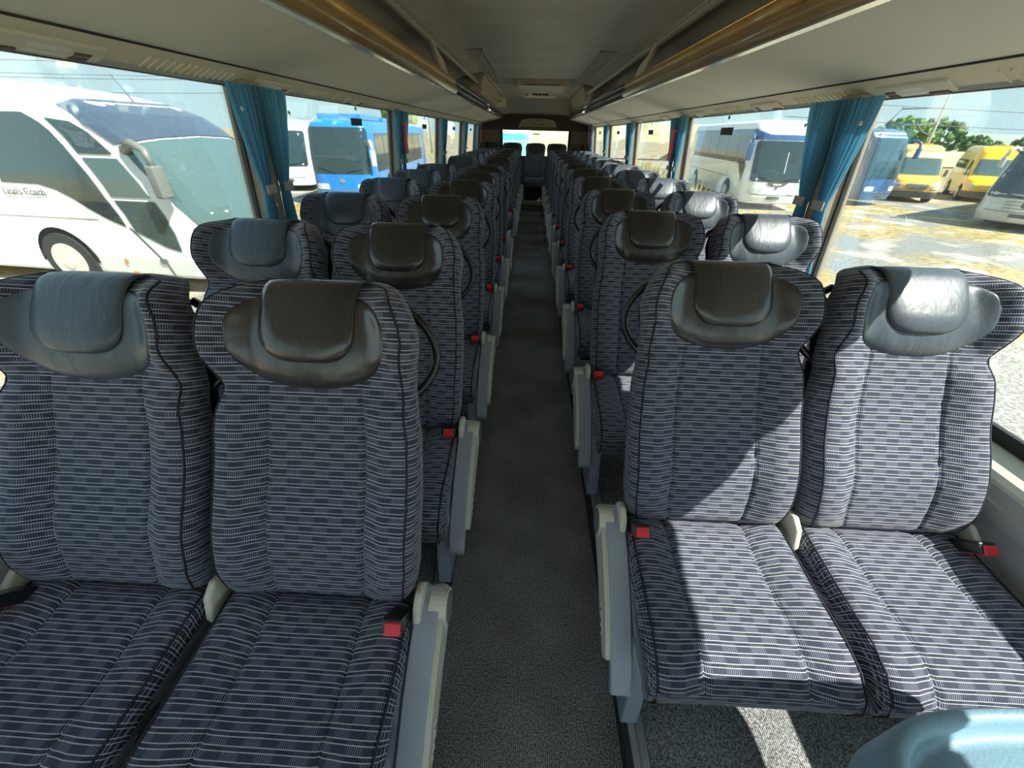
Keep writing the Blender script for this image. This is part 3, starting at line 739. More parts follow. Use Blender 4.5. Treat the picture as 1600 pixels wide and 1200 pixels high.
DYF = .648 * SR + .0425 * CR_           # flap top behind the joint
rowsR = [.940, 1.640, 2.334, 3.073, 3.780, 4.49, 5.20, 5.91, 6.62, 7.33, 8.02]
rowsL = [.705, 1.259, 1.903, 2.591, 3.235, 3.894, 5.42, 6.12, 6.82, 7.52, 8.20]
XA, XW = .430, .857
for s, rows, side in ((1, rowsR, 'right'), (-1, rowsL, 'left')):
    protoA = protoW = None
    for i, yf in enumerate(rows):
        yj = yf - DYF
        for window in (False, True):
            first = protoW if window else protoA
            if first is None:
                o = build_seat(s, window)
                if window: protoW = o
                else: protoA = o
            else: o = copy_tree(first)
            o.location = (s * (XW if window else XA), yj, 0)
            if window: lab = 'window seat with slate headrest, %s row from the front, %s side' % (ORD[i], side)
            else: lab = 'aisle seat with charcoal headrest, %s row from the front, %s side' % (ORD[i], side)
            tag(o, lab, 'seat', 'patterned coach seats')
# rear bench of five
for k, (x, nm) in enumerate(((-XW, 'far left'), (-XA, 'second from left'), (0.03, 'middle'), (XA + .02, 'second from right'), (XW + .02, 'far right'))):
    e = empty('coach_seat', (x, 9.0 - DYF, .085))
    b = obj('backrest', ME_BACK, e); obj('welt', ME_WELT, b); hc = obj('headrest_cushion', ME_CRES[0], e); obj('headrest_flap', ME_FLAP[0], hc)
    c = obj('seat_cushion', ME_CUSH, e, (0, 0, -.013)); [obj('cushion_welt', q_, c) for q_ in ME_CWELT]
    obj('bench_base', box('bench_base', -.18, .18, -.22, .1, .056, .32, M_SHELL, .01), e)
    tag(e, 'seat of the raised rear bench, %s of the five facing the aisle' % nm, 'seat', 'rear bench seats')
# handrail panel at the middle stairwell
h = empty('stair_handrail', (-.245, 4.1, 0))
tag(h, 'short grey rounded handrail with yellow foot beside the middle stairwell', 'handrail')
obj('grip', tube('grip', [(0, 0, .08), (0, .02, .22), (0, .08, .31), (0, .2, .35), (0, .32, .35), (0, .40, .30), (0, .42, .06)], .022, M_ARM, 10), h)
obj('foot', box('foot', -.022, .022, -.03, .03, .0, .10, mat('yellow_foot', (.75, .55, .05), .5), .006), h)

# blue-grey moulded tray at the front right
def tray():
    vv, ff = [], []
    cx, cy, hw_, hd = .675, .0, .290, .222
    rings = [(1.0, -.10), (1.0, -.012), (.985, .0), (.955, .0), (.94, -.008), (.935, -.022), (.90, -.030), (.88, -.024), (.5, -.024), (.46, -.034), (.2, -.035)]
    N = 64
    for sc, z in rings:
        for k in range(N):
            a = 2 * PI * k / N; ca, sa = math.cos(a), math.sin(a); e = .38
            x = math.copysign(abs(ca) ** e, ca); y = math.copysign(abs(sa) ** e, sa)
            w = hw_ - (1 - sc) * .30; d = hd - (1 - sc) * .30
            vv.append((cx + x * w, cy + y * d - .02 * (x) * 0 - .014 * (x - .3) ** 2 * (1 if y > 0 else 0), .655 + z))
    for j in range(len(rings) - 1):
        for k in range(N): a, b = j * N + k, j * N + (k + 1) % N; ff.append((a, b, b + N, a + N))
    ff.append(tuple((len(rings) - 1) * N + k for k in range(N)))
    return mk('tray', vv, ff, mat('blue_grey_moulding', (.20, .33, .42), .5, bump=.12, bscale=260), True)
TR = empty('moulded_tray_table', (0, 0, 0)); TR.location = (0, 0, 0)
tag(TR, 'blue-grey moulded plastic tray in front of the first right window seat', 'tray')
obj('tray_top', tray(), TR)
obj('stem', box('stem', .80, .90, -.12, -.04, .0553, .58, M_SHELL, .01), TR)

# ================================================================= CURTAINS
def curtain_mesh(s, dirn, pleats=9, wtop=.185, seed=0):
    NU, NV = 72, 22; vv, ff = [], []
    rnd = random.Random(seed)
    ph = [rnd.uniform(0, 6.28) for _ in range(4)]
    ZT, ZB, ZTIE = 1.372, .70, 1.045
    for j in range(NV + 1):
        v = j / NV; z = ZT + (ZB - ZT) * v
        # span from pillar outward
        kt = (ZT - z) / (ZT - ZTIE)
        if kt < 1: wo, wi_ = wtop * (1 - .52 * kt ** 1.3), .004 + .030 * kt
        else:
            q_ = (z - ZB) / (ZTIE - ZB); wo, wi_ = .089 + .05 * (1 - q_), .034 + .014 * (1 - q_)
        amp = .011 if kt < 1 else .009
        tight = 1 - .45 * math.exp(-((z - ZTIE) / .05) ** 2)
        for i in range(NU + 1):
            u = i / NU
            y = dirn * (wi_ + (wo - wi_) * u)
            off = .038 + amp * tight * (math.sin(u * pleats * 2 * PI + ph[0] + .6 * math.sin(v * 3 + ph[1])) + .4 * math.sin(u * pleats * 4.3 + ph[2] + v * 2))
            if u > .86: off = off * .5 + .022
            vv.append((-s * off + s * (glass_x(z) - glass_x(ZT)), y, z))
    n1 = NU + 1
    for j in range(NV):
        for i in range(NU): a = j * n1 + i; ff.append((a, a + 1, a + 1 + n1, a + n1))
    return mk('curtain', vv, ff, CURTAIN, True)
for s, side in ((-1, 'left'), (1, 'right')):
    for k, yp in enumerate(PILLARS[1:]):
        for dirn, w in ((-1, 'near'), (1, 'far')):
            if k >= 3 and s < 0 and dirn > 0 and k == 4: pass
            o = obj('curtain', curtain_mesh(s, dirn, seed=k * 10 + dirn + s * 3), None, (s * (XG1 - .025), yp, 0))
            tag(o, 'blue pleated curtain tied on the %s side of the %s %s-hand pillar' % (w, ORD[k], side), 'curtain', 'tied blue curtains')
            xg = glass_x(1.045) - glass_x(1.372)
            obj('tieback', box('tieback', s * xg - s * .056 - .003, s * xg - s * .056 + .003, min(dirn * .030, dirn * .094), max(dirn * .030, dirn * .094), 1.03, 1.062, mat('grey_tieback', (.42, .38, .33), .8), .002), o)
            if k == 0:
                obj('button', disc_prism('button', s * (-.056), dirn * .15, 1.30, .007, .004, 'x', M_WHITE, 12), o)
    for k in (1, 4):
        yp = PILLARS[1 + k]
        e = empty('emergency_hammer', (s * (glass_x(1.2) - .112), yp - .05, 1.20))
        tag(e, 'slim red emergency hammer by the %s %s-hand pillar' % (ORD[k], side), 'hammer')
        obj('handle', box('handle', -.008, .008, -.014, .014, -.10, .09, M_RED, .004), e)
        obj('head', box('head', -.012, .012, -.026, .026, .08, .10, M_RED, .003), e)
        obj('holder', box('holder', -.006, .012 if s > 0 else .006, -.016, .016, -.05, .0, M_RED, .002) if s > 0 else box('holder', -.012, .006, -.016, .016, -.05, .0, M_RED, .002), e)

# ================================================================= OUTSIDE
GZ = -1.20
bmg = bmesh.new()
bmesh.ops.create_grid(bmg, x_segments=60, y_segments=60, size=450)
for v in bmg.verts: v.co.z = 0
gr = obj('ground', bm_mesh('ground', bmg, ground_material()), None, (0, 200, GZ)); gr['kind'] = 'structure'

M_CARGLASS = mat('vehicle_glass', (.020, .040, .042), .05, spec=.9, coat=.5)
M_CARGLASS_SKY = mat('vehicle_glass_sky_tint', (.075, .125, .12), .06, spec=.9, coat=.5)  # paler base colour stands in for sky reflected in the glass
M_TYRE = mat('tyre', (.02, .02, .02), .9)
M_RIM = mat('wheel_rim', (.62, .60, .52), .35, metal=.4)
M_LAMP = mat('headlamp', (.55, .58, .58), .1, coat=.6)
M_PLATE = mat('number_plate', (.10, .10, .10), .6)
M_WIPER = mat('wiper', (.01, .01, .01), .6)
M_AMBER = mat('amber_marker', (.75, .25, .03), .4)
def paint(name, col): return mat(name, col, .3, coat=.6)
P_WHITE = paint('white_paint', (.80, .79, .75)); P_BLUE = paint('bright_blue_paint', (.02, .20, .58)); P_NAVY = paint('navy_paint', (.03, .08, .20))
P_STEEL = paint('steel_blue_paint', (.03, .10, .25)); P_TAN = paint('tan_yellow_paint', (.72, .42, .07)); P_YEL = paint('yellow_paint', (.85, .55, .005)); P_GREY = paint('pale_grey_paint', (.52, .53, .50))
P_RED = paint('red_paint', (.65, .05, .07)); P_DARKCAP = paint('dark_cap_paint', (.05, .07, .10)); M_BUMP = mat('grey_bumper', (.12, .12, .12), .6); P_TEAL = paint('teal_paint', (.05, .38, .36))

class Vehicle:
    """front faces local -y; s is the distance round the outline from the front centre (s>0 towards +x)."""
    def __init__(self, name, loc, heading, length, wtab, ftab, rc, zb, zt, label, cat):
        self.e = empty(name, (loc[0], loc[1], GZ), heading); tag(self.e, label, cat)
        self.L, self.w, self.f, self.rc, self.zb, self.zt = length, wtab, ftab, rc, zb, zt
    def P(self, s, z, off=0.0):
        w = lerp_tab(self.w, z); F = lerp_tab(self.f, z); r = min(self.rc, w * .95); a = w - r; q_ = r * PI / 2
        sg = 1 if s >= 0 else -1; t = abs(s)
        bow = .10 * (min(t, a) / max(w, .01)) ** 2
        if t <= a: x, y, nx, ny = t, F + bow, 0, -1
        elif t <= a + q_:
            an = (t - a) / r; x = a + r * math.sin(an); y = F + bow + r * (1 - math.cos(an)); nx, ny = math.sin(an), -math.cos(an)
        else: x, y, nx, ny = w, F + bow + r + (t - a - q_), 1, 0
        return Vector((sg * (x + nx * off), y + ny * off, z))
    def side_s(self, y, z=1.2):
        """s value for a given distance y behind the front at height z (side face)"""
        w = lerp_tab(self.w, z); F = lerp_tab(self.f, z); r = min(self.rc, w * .95); a = w - r
        return a + r * PI / 2 + (y - F - .10 * (a / w) ** 2 - r)
    def body(self, m, name='body', levels=56):
        zs = [self.zb + (self.zt - self.zb) * i / levels for i in range(levels + 1)]
        vv, ff = [], []; n = None
        for z in zs:
            w = lerp_tab(self.w, z); F = lerp_tab(self.f, z); r = min(self.rc, w * .95); a = w - r; q_ = r * PI / 2
            ss = [0, a * .25, a * .5, a * .75, a] + [a + q_ * k / 8 for k in range(1, 9)]
            row = [self.P(x, z) for x in ss]
            end = self.L
            for k in range(1, 13):
                y = row[12].y + (end - row[12].y) * k / 12; row.append(Vector((w, y, z)))
            full = [Vector((-p.x, p.y, p.z)) for p in row[:0:-1]] + row
            n = len(full); vv += full
        for j in range(levels):
            for i in range(n): a_, b_ = j * n + i, j * n + (i + 1) % n; ff.append((a_, b_, b_ + n, a_ + n))
        # roof: strips joining left and right
        base = levels * n
        for i in range(n // 2): 
            a_, b_ = base + i, base + i + 1; c_, d_ = base + n - 2 - i, base + n - 1 - i
            if b_ == c_: ff.append((a_, b_, d_))
            else: ff.append((a_, b_, c_, d_))
        ff.append(tuple(range(n))[::-1])
        self.b = obj(name, mk(name, vv, ff, m, True), self.e)
        return self.b
    def patch(self, name, poly, m, off=.012, parent=None, grid=.18):
        bm = bmesh.new()
        vs_ = [bm.verts.new((p[0], p[1], 0)) for p in poly]; bm.faces.new(vs_)
        lo = [min(p[i] for p in poly) for i in (0, 1)]; hi = [max(p[i] for p in poly) for i in (0, 1)]
        for ax in (0, 1):
            c = lo[ax] + grid
            while c < hi[ax]:
                no = [0, 0, 0]; no[ax] = 1; co = [0, 0, 0]; co[ax] = c
                bmesh.ops.bisect_plane(bm, geom=bm.verts[:] + bm.edges[:] + bm.faces[:], plane_co=co, plane_no=no)
                c += grid
        bmesh.ops.triangulate(bm, faces=bm.faces[:])
        flip = None
        for v in bm.verts: v.co = self.P(v.co.x, v.co.y, off)
        ret = bmesh.ops.solidify(bm, geom=bm.faces[:], thickness=.008)
        return obj(name, bm_mesh(name, bm, m), parent or self.e)
    def rr(self, s0, s1, z0, z1, r=.06, n=4):
        pts = []
        for cx, cy, a0 in ((s1 - r, z0 + r, -PI / 2), (s1 - r, z1 - r, 0), (s0 + r, z1 - r, PI / 2), (s0 + r, z0 + r, PI)):
            for k in range(n + 1): a = a0 + PI / 2 * k / n; pts.append((cx + r * math.cos(a), cz_ + r * math.sin(a)) if False else (cx + r * math.cos(a), cy + r * math.sin(a)))
        return pts
    def wheel(self, y, side, R=.47, rim=.30):
        w = lerp_tab(self.w, .8)
        e = obj('wheel', disc_prism('wheel', side * (w - .10), y, R, R, .26, 'x', M_TYRE, 28), self.e)
        obj('rim', disc_prism('rim', side * (w + .035), y, R, rim, .03, 'x', M_RIM, 24), e)
        obj('hub', disc_prism('hub', side * (w + .05), y, R, rim * .35, .04, 'x', M_RIM, 16), e)
        s0 = self.side_s(y, .8)
        pts = [(side * (s0 + (R + .09) * math.cos(a)), max(self.zb + .01, R + (R + .09) * math.sin(a))) for a in [PI * k / 16 for k in range(17)]]
        if side < 0: pts = pts[::-1]
        self.patch('wheel_arch', pts, M_HOLE, .006)
    def mirror(self, side, s0, z0, arm, m, w=.10, h=.34):
        p = self.P(side * s0, z0)
        pts = [p, p + Vector((side * .10, -arm * .5, .10)), p + Vector((side * .16, -arm * .9, .02)), p + Vector((side * .18, -arm, -.18))]
        bm = bmesh.new(); tube_bm(bm, pts, [.06, .06, .05, .045], 8)
        a = obj('mirror_arm', bm_mesh('mirror_arm', bm, m, True), self.e)
        c = pts[-1]
        obj('mirror_head', box('mirror_head', c.x - w, c.x + w, c.y - .07, c.y + .07, c.z - h - .06, c.z + .02, m, .03, 3, True), a)

# ---- white coach on the left, broadside, its front to the right
k9 = .9
V = Vehicle('white_coach', (-4.75, 7.2), math.radians(85), 11.0,
            [(.25, 1.10), (.6, 1.15), (1.6, 1.15), (2.45, 1.10), (2.72, 1.03), (2.86, .92), (2.95, .70), (2.99, .4)],
            [(.25, .10), (.5, 0), (1.0, .02), (1.3, .10), (1.75, .32), (2.1, .56), (2.35, .82), (2.55, 1.12), (2.72, 1.6), (2.86, 2.3), (2.95, 3.1), (2.99, 3.6)], .62, .28, 2.99,
            'large white coach parked broadside outside the left windows', 'coach')
V.body(P_WHITE)
S = lambda y, z=1.2: -V.side_s(y, z)
bnd = lambda pts: [(-V.side_s(y, z), z) for y, z in pts]
V.patch('side_window', bnd([(11, 1.66), (3.45, 1.66), (3.42, 2.56), (11, 2.56)]), M_CARGLASS, .010)
V.patch('side_window', bnd([(3.40, 1.66), (2.75, 1.65), (2.48, 1.58), (2.25, 1.46), (2.05, 1.32), (1.82, 1.19), (1.55, 1.08), (1.68, 1.5), (1.92, 2.05), (2.2, 2.44), (2.45, 2.56), (3.38, 2.56)]), M_CARGLASS, .010)
V.patch('door_window', bnd([(1.42, 1.02), (.98, .80), (.74, .74), (.73, 1.0), (.86, 1.46), (1.54, 1.46)]), M_CARGLASS_SKY, .012)
V.patch('door_window', bnd([(1.56, 1.52), (.90, 1.52), (1.18, 2.02), (1.76, 2.02)]), M_CARGLASS_SKY, .012)
V.patch('door_window', bnd([(1.79, 2.08), (1.23, 2.08), (1.48, 2.34), (1.70, 2.46), (2.1, 2.50)]), M_CARGLASS, .012)
V.patch('door_seam', bnd([(1.52, 1.06), (1.49, 1.06), (1.10, .30), (1.13, .30)]), M_PLATE, .008)
V.patch('body_seam', bnd([(11, 1.165), (2.0, 1.165), (2.0, 1.155), (11, 1.155)]), M_TRIM, .006)
V.patch('handle', V.rr(S(1.30), S(1.16), .52, .60, .02), M_CAP, .014)
V.patch('side_marker', V.rr(S(1.98), S(1.92), .48, .56, .02), M_AMBER, .014)
V.patch('side_marker', V.rr(S(1.86), S(1.76), .32, .345, .01), M_AMBER, .014)
ws = V.patch('windscreen', [(-1.10, 1.0), (-.6, .86), (0, .82), (.6, .86), (1.10, 1.0), (1.26, 1.4), (1.32, 1.9), (1.30, 2.18), (.7, 2.26), (0, 2.29), (-.7, 2.26), (-1.30, 2.18), (-1.32, 1.9), (-1.26, 1.4)], M_CARGLASS_SKY, .012)
V.patch('windscreen_cap', [(-1.30, 2.21), (-.7, 2.29), (0, 2.32), (.7, 2.29), (1.30, 2.21), (1.34, 2.45), (1.20, 2.66), (.8, 2.74), (-.8, 2.74), (-1.20, 2.66), (-1.34, 2.45)], P_DARKCAP, .03)
V.patch('dash_band', [(-1.0, .98), (-.55, .84), (0, .80), (.55, .84), (1.0, .98), (1.0, 1.12), (.5, 1.02), (-.5, 1.02), (-1.0, 1.12)], M_HOLE, .016)
V.patch('headlamp', V.rr(.55, 1.15, .50, .68, .06), M_LAMP); V.patch('headlamp', V.rr(-1.15, -.55, .50, .68, .06), M_LAMP)
V.wheel(2.95, -1, .46, .30); V.wheel(8.6, -1, .46, .30); V.wheel(2.95, 1); V.wheel(8.6, 1)
V.mirror(-1, 1.30, 2.12, .55, mat('grey_mirror', (.16, .17, .15), .4), .09, .34)
p = V.P(0, 2.74); obj('antenna', tube('antenna', [p, p + Vector((0, .12, .2)), p + Vector((0, .22, .36))], [.012, .008, .005], M_PLATE, 6), V.e)
tm = text_mesh("Lion's Coach", .145, M_PLATE); pt = V.P(S(3.05, 1.50), 1.53, .02)
to = obj('lettering', tm, V.e, pt, (PI / 2, 0, -PI / 2))
obj('steering_wheel', tube('steering_wheel', [V.P(.42, 1.32, -.0) + Vector((.16 * math.cos(a), .02 + .1 * math.sin(a), .05 * math.sin(a))) for a in [2 * PI * k / 14 for k in range(15)]], .012, M_HOLE, 6), V.e)

# ---- generic bus front
def bus(name, loc, head, L, ht, body, cap, label, cat='bus', wz=(1.05, 2.45), hw=1.05, band=True, low=None, glass=M_CARGLASS, winz=(1.5, 2.4), half=1.12, rake=.35, mirror=None, cap_patch=None, rc=.35, sides=(-1, 1)):
    V = Vehicle(name, loc, head, L, [(.25, half - .04), (.5, half), (ht * .62, half), (ht - .35, half - .05), (ht - .12, half - .14), (ht - .03, half - .3), (ht, half - .5)],
                [(.25, .05), (.5, 0), (1.1, .03), (1.6, .03 + rake * .3), (ht - .5, rake * .9), (ht - .25, rake * 1.2), (ht - .08, rake * 1.7), (ht, rake * 2.6)], rc, .25, ht, label, cat)
    V.body(body)
    V.patch('windscreen', V.rr(-hw, hw, wz[0], wz[1], .12), glass)
    for sd in sides:
        s0 = V.side_s(.85, 1.8); x = s0; k = 0
        wl = [1.15] + [1.5] * 9
        while x < L - 1.2 and k < 8:
            a, b = x, min(x + wl[k], L - .4)
            q = V.rr(a + .03, b - .03, winz[0], winz[1], .05)
            V.patch('side_window', q if sd > 0 else [(-p[0], p[1]) for p in q][::-1], M_CARGLASS)
            x = b; k += 1
        V.wheel(2.3, sd, .45, .27); V.wheel(L - 2.6, sd, .45, .27)
    for sd in (-1, 1):
        q = V.rr(.50, .98, .62, .80, .06); V.patch('headlamp', q if sd > 0 else [(-p[0], p[1]) for p in q][::-1], M_LAMP)
        a0 = V.P(sd * .2, wz[0] + .03, .03); a1 = V.P(sd * .75, wz[0] + .16, .03)
        obj('wiper', tube('wiper', [a0, a1], .012, M_WIPER, 6), V.e)
    V.patch('number_plate', V.rr(-.24, .24, .42, .53, .01), M_PLATE)
    V.patch('bumper_seam', V.rr(-.9, .9, .572, .588, .006), M_CAP, .008)
    if mirror:
        for sd in (-1, 1): V.mirror(sd, hw * .98, wz[1] - .1, .40, mirror, .09, .36)
    if cap: V.patch('roof_cap', V.rr(-hw - .12, hw + .12, wz[1] + .03, ht - .12, .05), cap)
    return V

# white midibus and bright blue bus on the left
V = bus('white_midibus', (-10.9, 19.0), math.radians(12), 7.5, 2.75, P_WHITE, None, 'white midibus facing the camera beyond the left curtain', glass=M_CARGLASS, wz=(1.02, 2.35), half=1.05, hw=.98, winz=(1.25, 2.25), rake=.45)
V.patch('emblem', V.rr(-.09, .09, .82, .97, .07), M_CAP, .016)
V = bus('blue_bus', (-6.75, 15.2), math.radians(4), 11.5, 2.75, P_BLUE, None, 'bright blue city bus standing outside the second left window', wz=(1.12, 2.50), half=1.10, hw=1.04, winz=(1.15, 2.35), rake=.18)
V.patch('emblem', V.rr(-.09, .09, .82, .97, .07), M_CHROME, .016)
obj('roof_unit', box('roof_unit', -.75, .75, .8, 3.2, 2.72, 2.90, P_BLUE, .05, 3), V.e)
obj('roof_unit', box('roof_unit', -.65, .65, 4.2, 6.5, 2.72, 2.88, P_BLUE, .05, 3), V.e)
V.mirror(1, 1.06, 2.0, .25, mat('pale_mirror', (.70, .70, .60), .5), .07, .40)
# teal bus behind the rear window
V = bus('teal_bus', (-1.15, 17.5), math.radians(2), 8.0, 2.9, mat('cream_paint', (.80, .74, .55), .4), None, 'cream bus with teal windscreen band behind the rear window', wz=(1.2, 2.2), hw=1.0, winz=(1.4, 2.2), glass=mat('teal_glass', (.14, .30, .29), .08, coat=.5))
V.patch('teal_band', V.rr(-1.0, 1.0, 2.23, 2.45, .05), P_TEAL)

# ---- blue and white coach on the right
V = bus('blue_white_coach', (9.75, 17.6), math.radians(-6), 10.5, 3.12, P_WHITE, None, 'white and blue coach facing the camera outside the second right window', cat='coach', wz=(1.05, 2.42), hw=1.06, winz=(1.62, 2.62), rake=.5, half=1.16, rc=.45)
V.patch('roof_cap', [(-1.55, 2.45), (1.55, 2.45), (1.6, 2.78), (1.0, 2.74), (.6, 2.62), (-.6, 2.62), (-1.0, 2.74), (-1.6, 2.78)], P_STEEL)
V.patch('vent_slit', V.rr(-.35, .35, 2.93, 2.95, .008), M_CAP)
V.patch('grille', [(-.40, 1.03), (.40, 1.03), (.30, .93), (.18, .90), (-.18, .90), (-.30, .93)], M_PLATE, .02)
V.patch('badge', V.rr(-.16, .16, .935, .98, .015), M_WHITE, .032)
V.patch('emblem', [(-.05, .86), (.05, .86), (.04, .80), (0, .77), (-.04, .80)], M_PLATE, .018)
V.patch('wind_divider', V.rr(.13, .15, 1.35, 2.05, .008), M_WHITE, .028)
for sd in (-1, 1):
    q = [(V.side_s(.75, 1.0) * sd, .95), (V.side_s(1.5, 1.5) * sd, 1.55), (V.side_s(1.55, 1.6) * sd, 1.6), (V.side_s(.7, 1.6) * sd, 1.6)]
    V.patch('quarter_window', q if sd < 0 else q[::-1], M_CARGLASS)
    V.mirror(sd, 1.25, 2.50, .45, P_STEEL, .10, .52)
    q = V.rr(V.side_s(.7, 2.7), V.side_s(9.9, 2.7), 2.64, 2.80, .03); V.patch('blue_cornice', q if sd > 0 else [(-p[0], p[1]) for p in q][::-1], P_STEEL, .014)
    q = V.rr(V.side_s(2.6), V.side_s(2.62), .55, 1.5, .005); V.patch('side_seam', q if sd > 0 else [(-p[0], p[1]) for p in q][::-1], M_CAP, .008)
    q = V.rr(V.side_s(1.9), V.side_s(9.6), 1.04, 1.055, .005); V.patch('side_seam', q if sd > 0 else [(-p[0], p[1]) for p in q][::-1], M_CAP, .008)
# navy coach beside it, turned to the right
V = bus('navy_coach', (15.7, 20.0), math.radians(22), 6.8, 2.95, P_NAVY, None, 'navy coach with orange lettering partly behind the first right curtain', cat='coach', wz=(1.10, 2.60), hw=1.06, winz=(1.72, 2.5), rake=.3)
tm = text_mesh('TRANS', .42, mat('orange_lettering', (.80, .28, .14), .5))
obj('lettering', tm, V.e, V.P(-V.side_s(4.6, 1.4), 1.40, .02), (PI / 2, 0, -PI / 2))
V.patch('roof_front', V.rr(-1.1, 1.1, 2.64, 2.82, .05), mat('pale_blue_paint', (.40, .52, .60), .4))
V.mirror(1, 1.15, 2.45, .55, P_STEEL, .09, .34)
q = V.rr(V.side_s(1.2), V.side_s(2.0), .55, 1.5, .12); V.patch('entry_door', [(-p[0], p[1]) for p in q][::-1], mat('pale_door_glass', (.35, .38, .33), .2))
# red car behind
V = Vehicle('red_car', (18.0, 24.4), math.radians(20), 3.9, [(.2, .74), (.5, .80), (.85, .78), (1.0, .70), (1.35, .58)], [(.2, .05), (.45, 0), (.75, .15), (.85, .9), (1.0, 1.2), (1.3, 1.8), (1.35, 1.9)], .3, .2, 1.35, 'red car half hidden between the navy coach and tan van', 'car')
V.body(P_RED); V.patch('windscreen', V.rr(-.6, .6, .88, 1.25, .06), M_CARGLASS)
for sd in (-1, 1):
    V.wheel(.75, sd, .29, .2); V.wheel(3.1, sd, .29, .2)
    q = V.rr(.35, .70, .52, .66, .04); V.patch('headlamp', q if sd > 0 else [(-p[0], p[1]) for p in q][::-1], M_LAMP)
V.patch('grille', V.rr(-.30, .30, .48, .60, .03), M_PLATE)

def van(name, loc, head, body, roofm, label, bumper, grille):
    V = Vehicle(name, loc, head, 5.4, [(.2, .86), (.5, .90), (1.2, .90), (1.9, .82), (2.25, .76), (2.38, .66), (2.42, .5)],
                [(.2, .08), (.45, 0), (.75, .03), (.98, .22), (1.10, .62), (1.25, .78), (1.85, 1.22), (2.15, 1.45), (2.35, 1.75), (2.42, 2.1)], .34, .22, 2.42, label, 'van')
    V.body(body)
    V.patch('windscreen', [(-.78, 1.17), (.78, 1.17), (.80, 1.30), (.72, 1.86), (-.72, 1.86), (-.80, 1.30)], M_CARGLASS_SKY)
    if roofm: V.patch('roof_front', V.rr(-.85, .85, 1.90, 2.36, .10), roofm)
    V.patch('bumper', V.rr(-1.35, 1.35, .24, .50, .05), bumper, .02)
    V.patch('grille', [(-.42, .80), (.42, .80), (.36, .60), (-.36, .60)], grille, .02)
    for z in (.65, .70, .75): V.patch('grille_bar', V.rr(-.37, .37, z - .008, z + .008, .004), M_CHROME, .030)
    V.patch('emblem', V.rr(-.07, .07, .62, .76, .065), M_CHROME, .040)
    for sd in (-1, 1):
        q = [(sd * .52, .62), (sd * .98, .60), (sd * 1.02, .86), (sd * .62, .80)]
        V.patch('headlamp', q if sd > 0 else q[::-1], M_LAMP, .018)
        q = [(V.side_s(1.05, 1.3), 1.12), (V.side_s(2.1, 1.3), 1.12), (V.side_s(2.1, 1.8), 1.78), (V.side_s(1.65, 1.8), 1.78)]
        V.patch('door_window', [(sd * a, b) for a, b in (q if sd > 0 else q[::-1])], M_CARGLASS)
        q = V.rr(V.side_s(2.3), V.side_s(5.1), 1.15, 1.78, .05)
        V.patch('side_window', [(sd * a, b) for a, b in (q if sd > 0 else q[::-1])], M_CARGLASS)
        V.wheel(1.0, sd, .34, .22); V.wheel(4.3, sd, .34, .22)
        p = V.P(sd * V.side_s(1.0, 1.2), 1.18)
        obj('mirror', box('mirror', p.x - .02 + sd * .1, p.x + .02 + sd * .16, p.y - .06, p.y + .06, 1.12, 1.42, M_BUMP, .03), V.e)
    obj('roof_beacon', box('roof_beacon', -.35, .35, 2.2, 2.5, 2.41, 2.47, body, .015), V.e)
    return V
van('tan_van', (18.6, 21.6), math.radians(-26), P_TAN, mat('cream_van_roof', (.82, .70, .42), .4), 'tan yellow minibus van with cream front roof and chrome grille', M_BUMP, M_PLATE)
van('yellow_van', (22.6, 22.2), math.radians(-34), P_YEL, None, 'bright yellow minibus van nearer the right edge', M_BUMP, P_YEL)
V = van('yellow_van', (29.5, 26.5), math.radians(-34), P_YEL, None, 'yellow van mostly hidden behind the pale grey coach', M_BUMP, P_YEL)
# pale grey coach at the right edge
V = bus('grey_coach', (16.3, 14.6), math.radians(-58), 10.5, 2.85, P_GREY, None, 'pale grey coach entering at the right edge of the view', cat='coach', wz=(.98, 2.45), hw=1.10, winz=(1.4, 2.4), rake=.75, half=1.15)
V.patch('emblem', V.rr(-.10, .10, .72, .90, .085), M_PLATE, .02)
for z in (.68, .78, .88): V.patch('grille_line', V.rr(-.5, .5, z, z + .012, .004), M_CAP, .016)
V.mirror(-1, 1.1, 2.3, .45, mat('pale_mirror_arm', (.45, .45, .42), .4), .06, .25)

# dark boundary wall / embankment far right, hills
def hill(name, x0, x1, y, hbase, amp, seed, m, label):
    N = 60; vv, ff = [], []
    rows = [(0, 0), (.35, .55), (.7, .9), (1.0, 1.0), (1.6, .8), (2.4, 0)]
    for (dy, kh) in rows:
        for i in range(N + 1):
            x = x0 + (x1 - x0) * i / N
            hh = hbase + amp * noise.noise(Vector((x * .006 + seed, seed, 0))) + amp * .35 * noise.noise(Vector((x * .02 + seed, 7, 0)))
            e = min(1, 4 * i / N, 4 * (N - i) / N)
            vv.append((x, y + dy * 60, GZ + max(0, hh * e) * kh))
    for j in range(len(rows) - 1):
        for i in range(N): a = j * (N + 1) + i; ff.append((a, a + 1, a + N + 2, a + N + 1))
    o = obj(name, mk(name, vv, ff, m, True)); tag(o, label, 'hill'); return o
M_HILL1 = mat('hazy_hill', (.22, .28, .22), 1, var=.18, vscale=.03)
M_HILL2 = mat('dry_hill', (.34, .30, .16), 1, var=.25, vscale=.05)
hill('hill', 60, 900, 480, 14, 3, 2.0, M_HILL1, 'long hazy green hill on the horizon at the right')
hill('hill', -30, 260, 260, 10.5, 2, 5.0, M_HILL2, 'dry straw-coloured hill seen through the rear right windows')

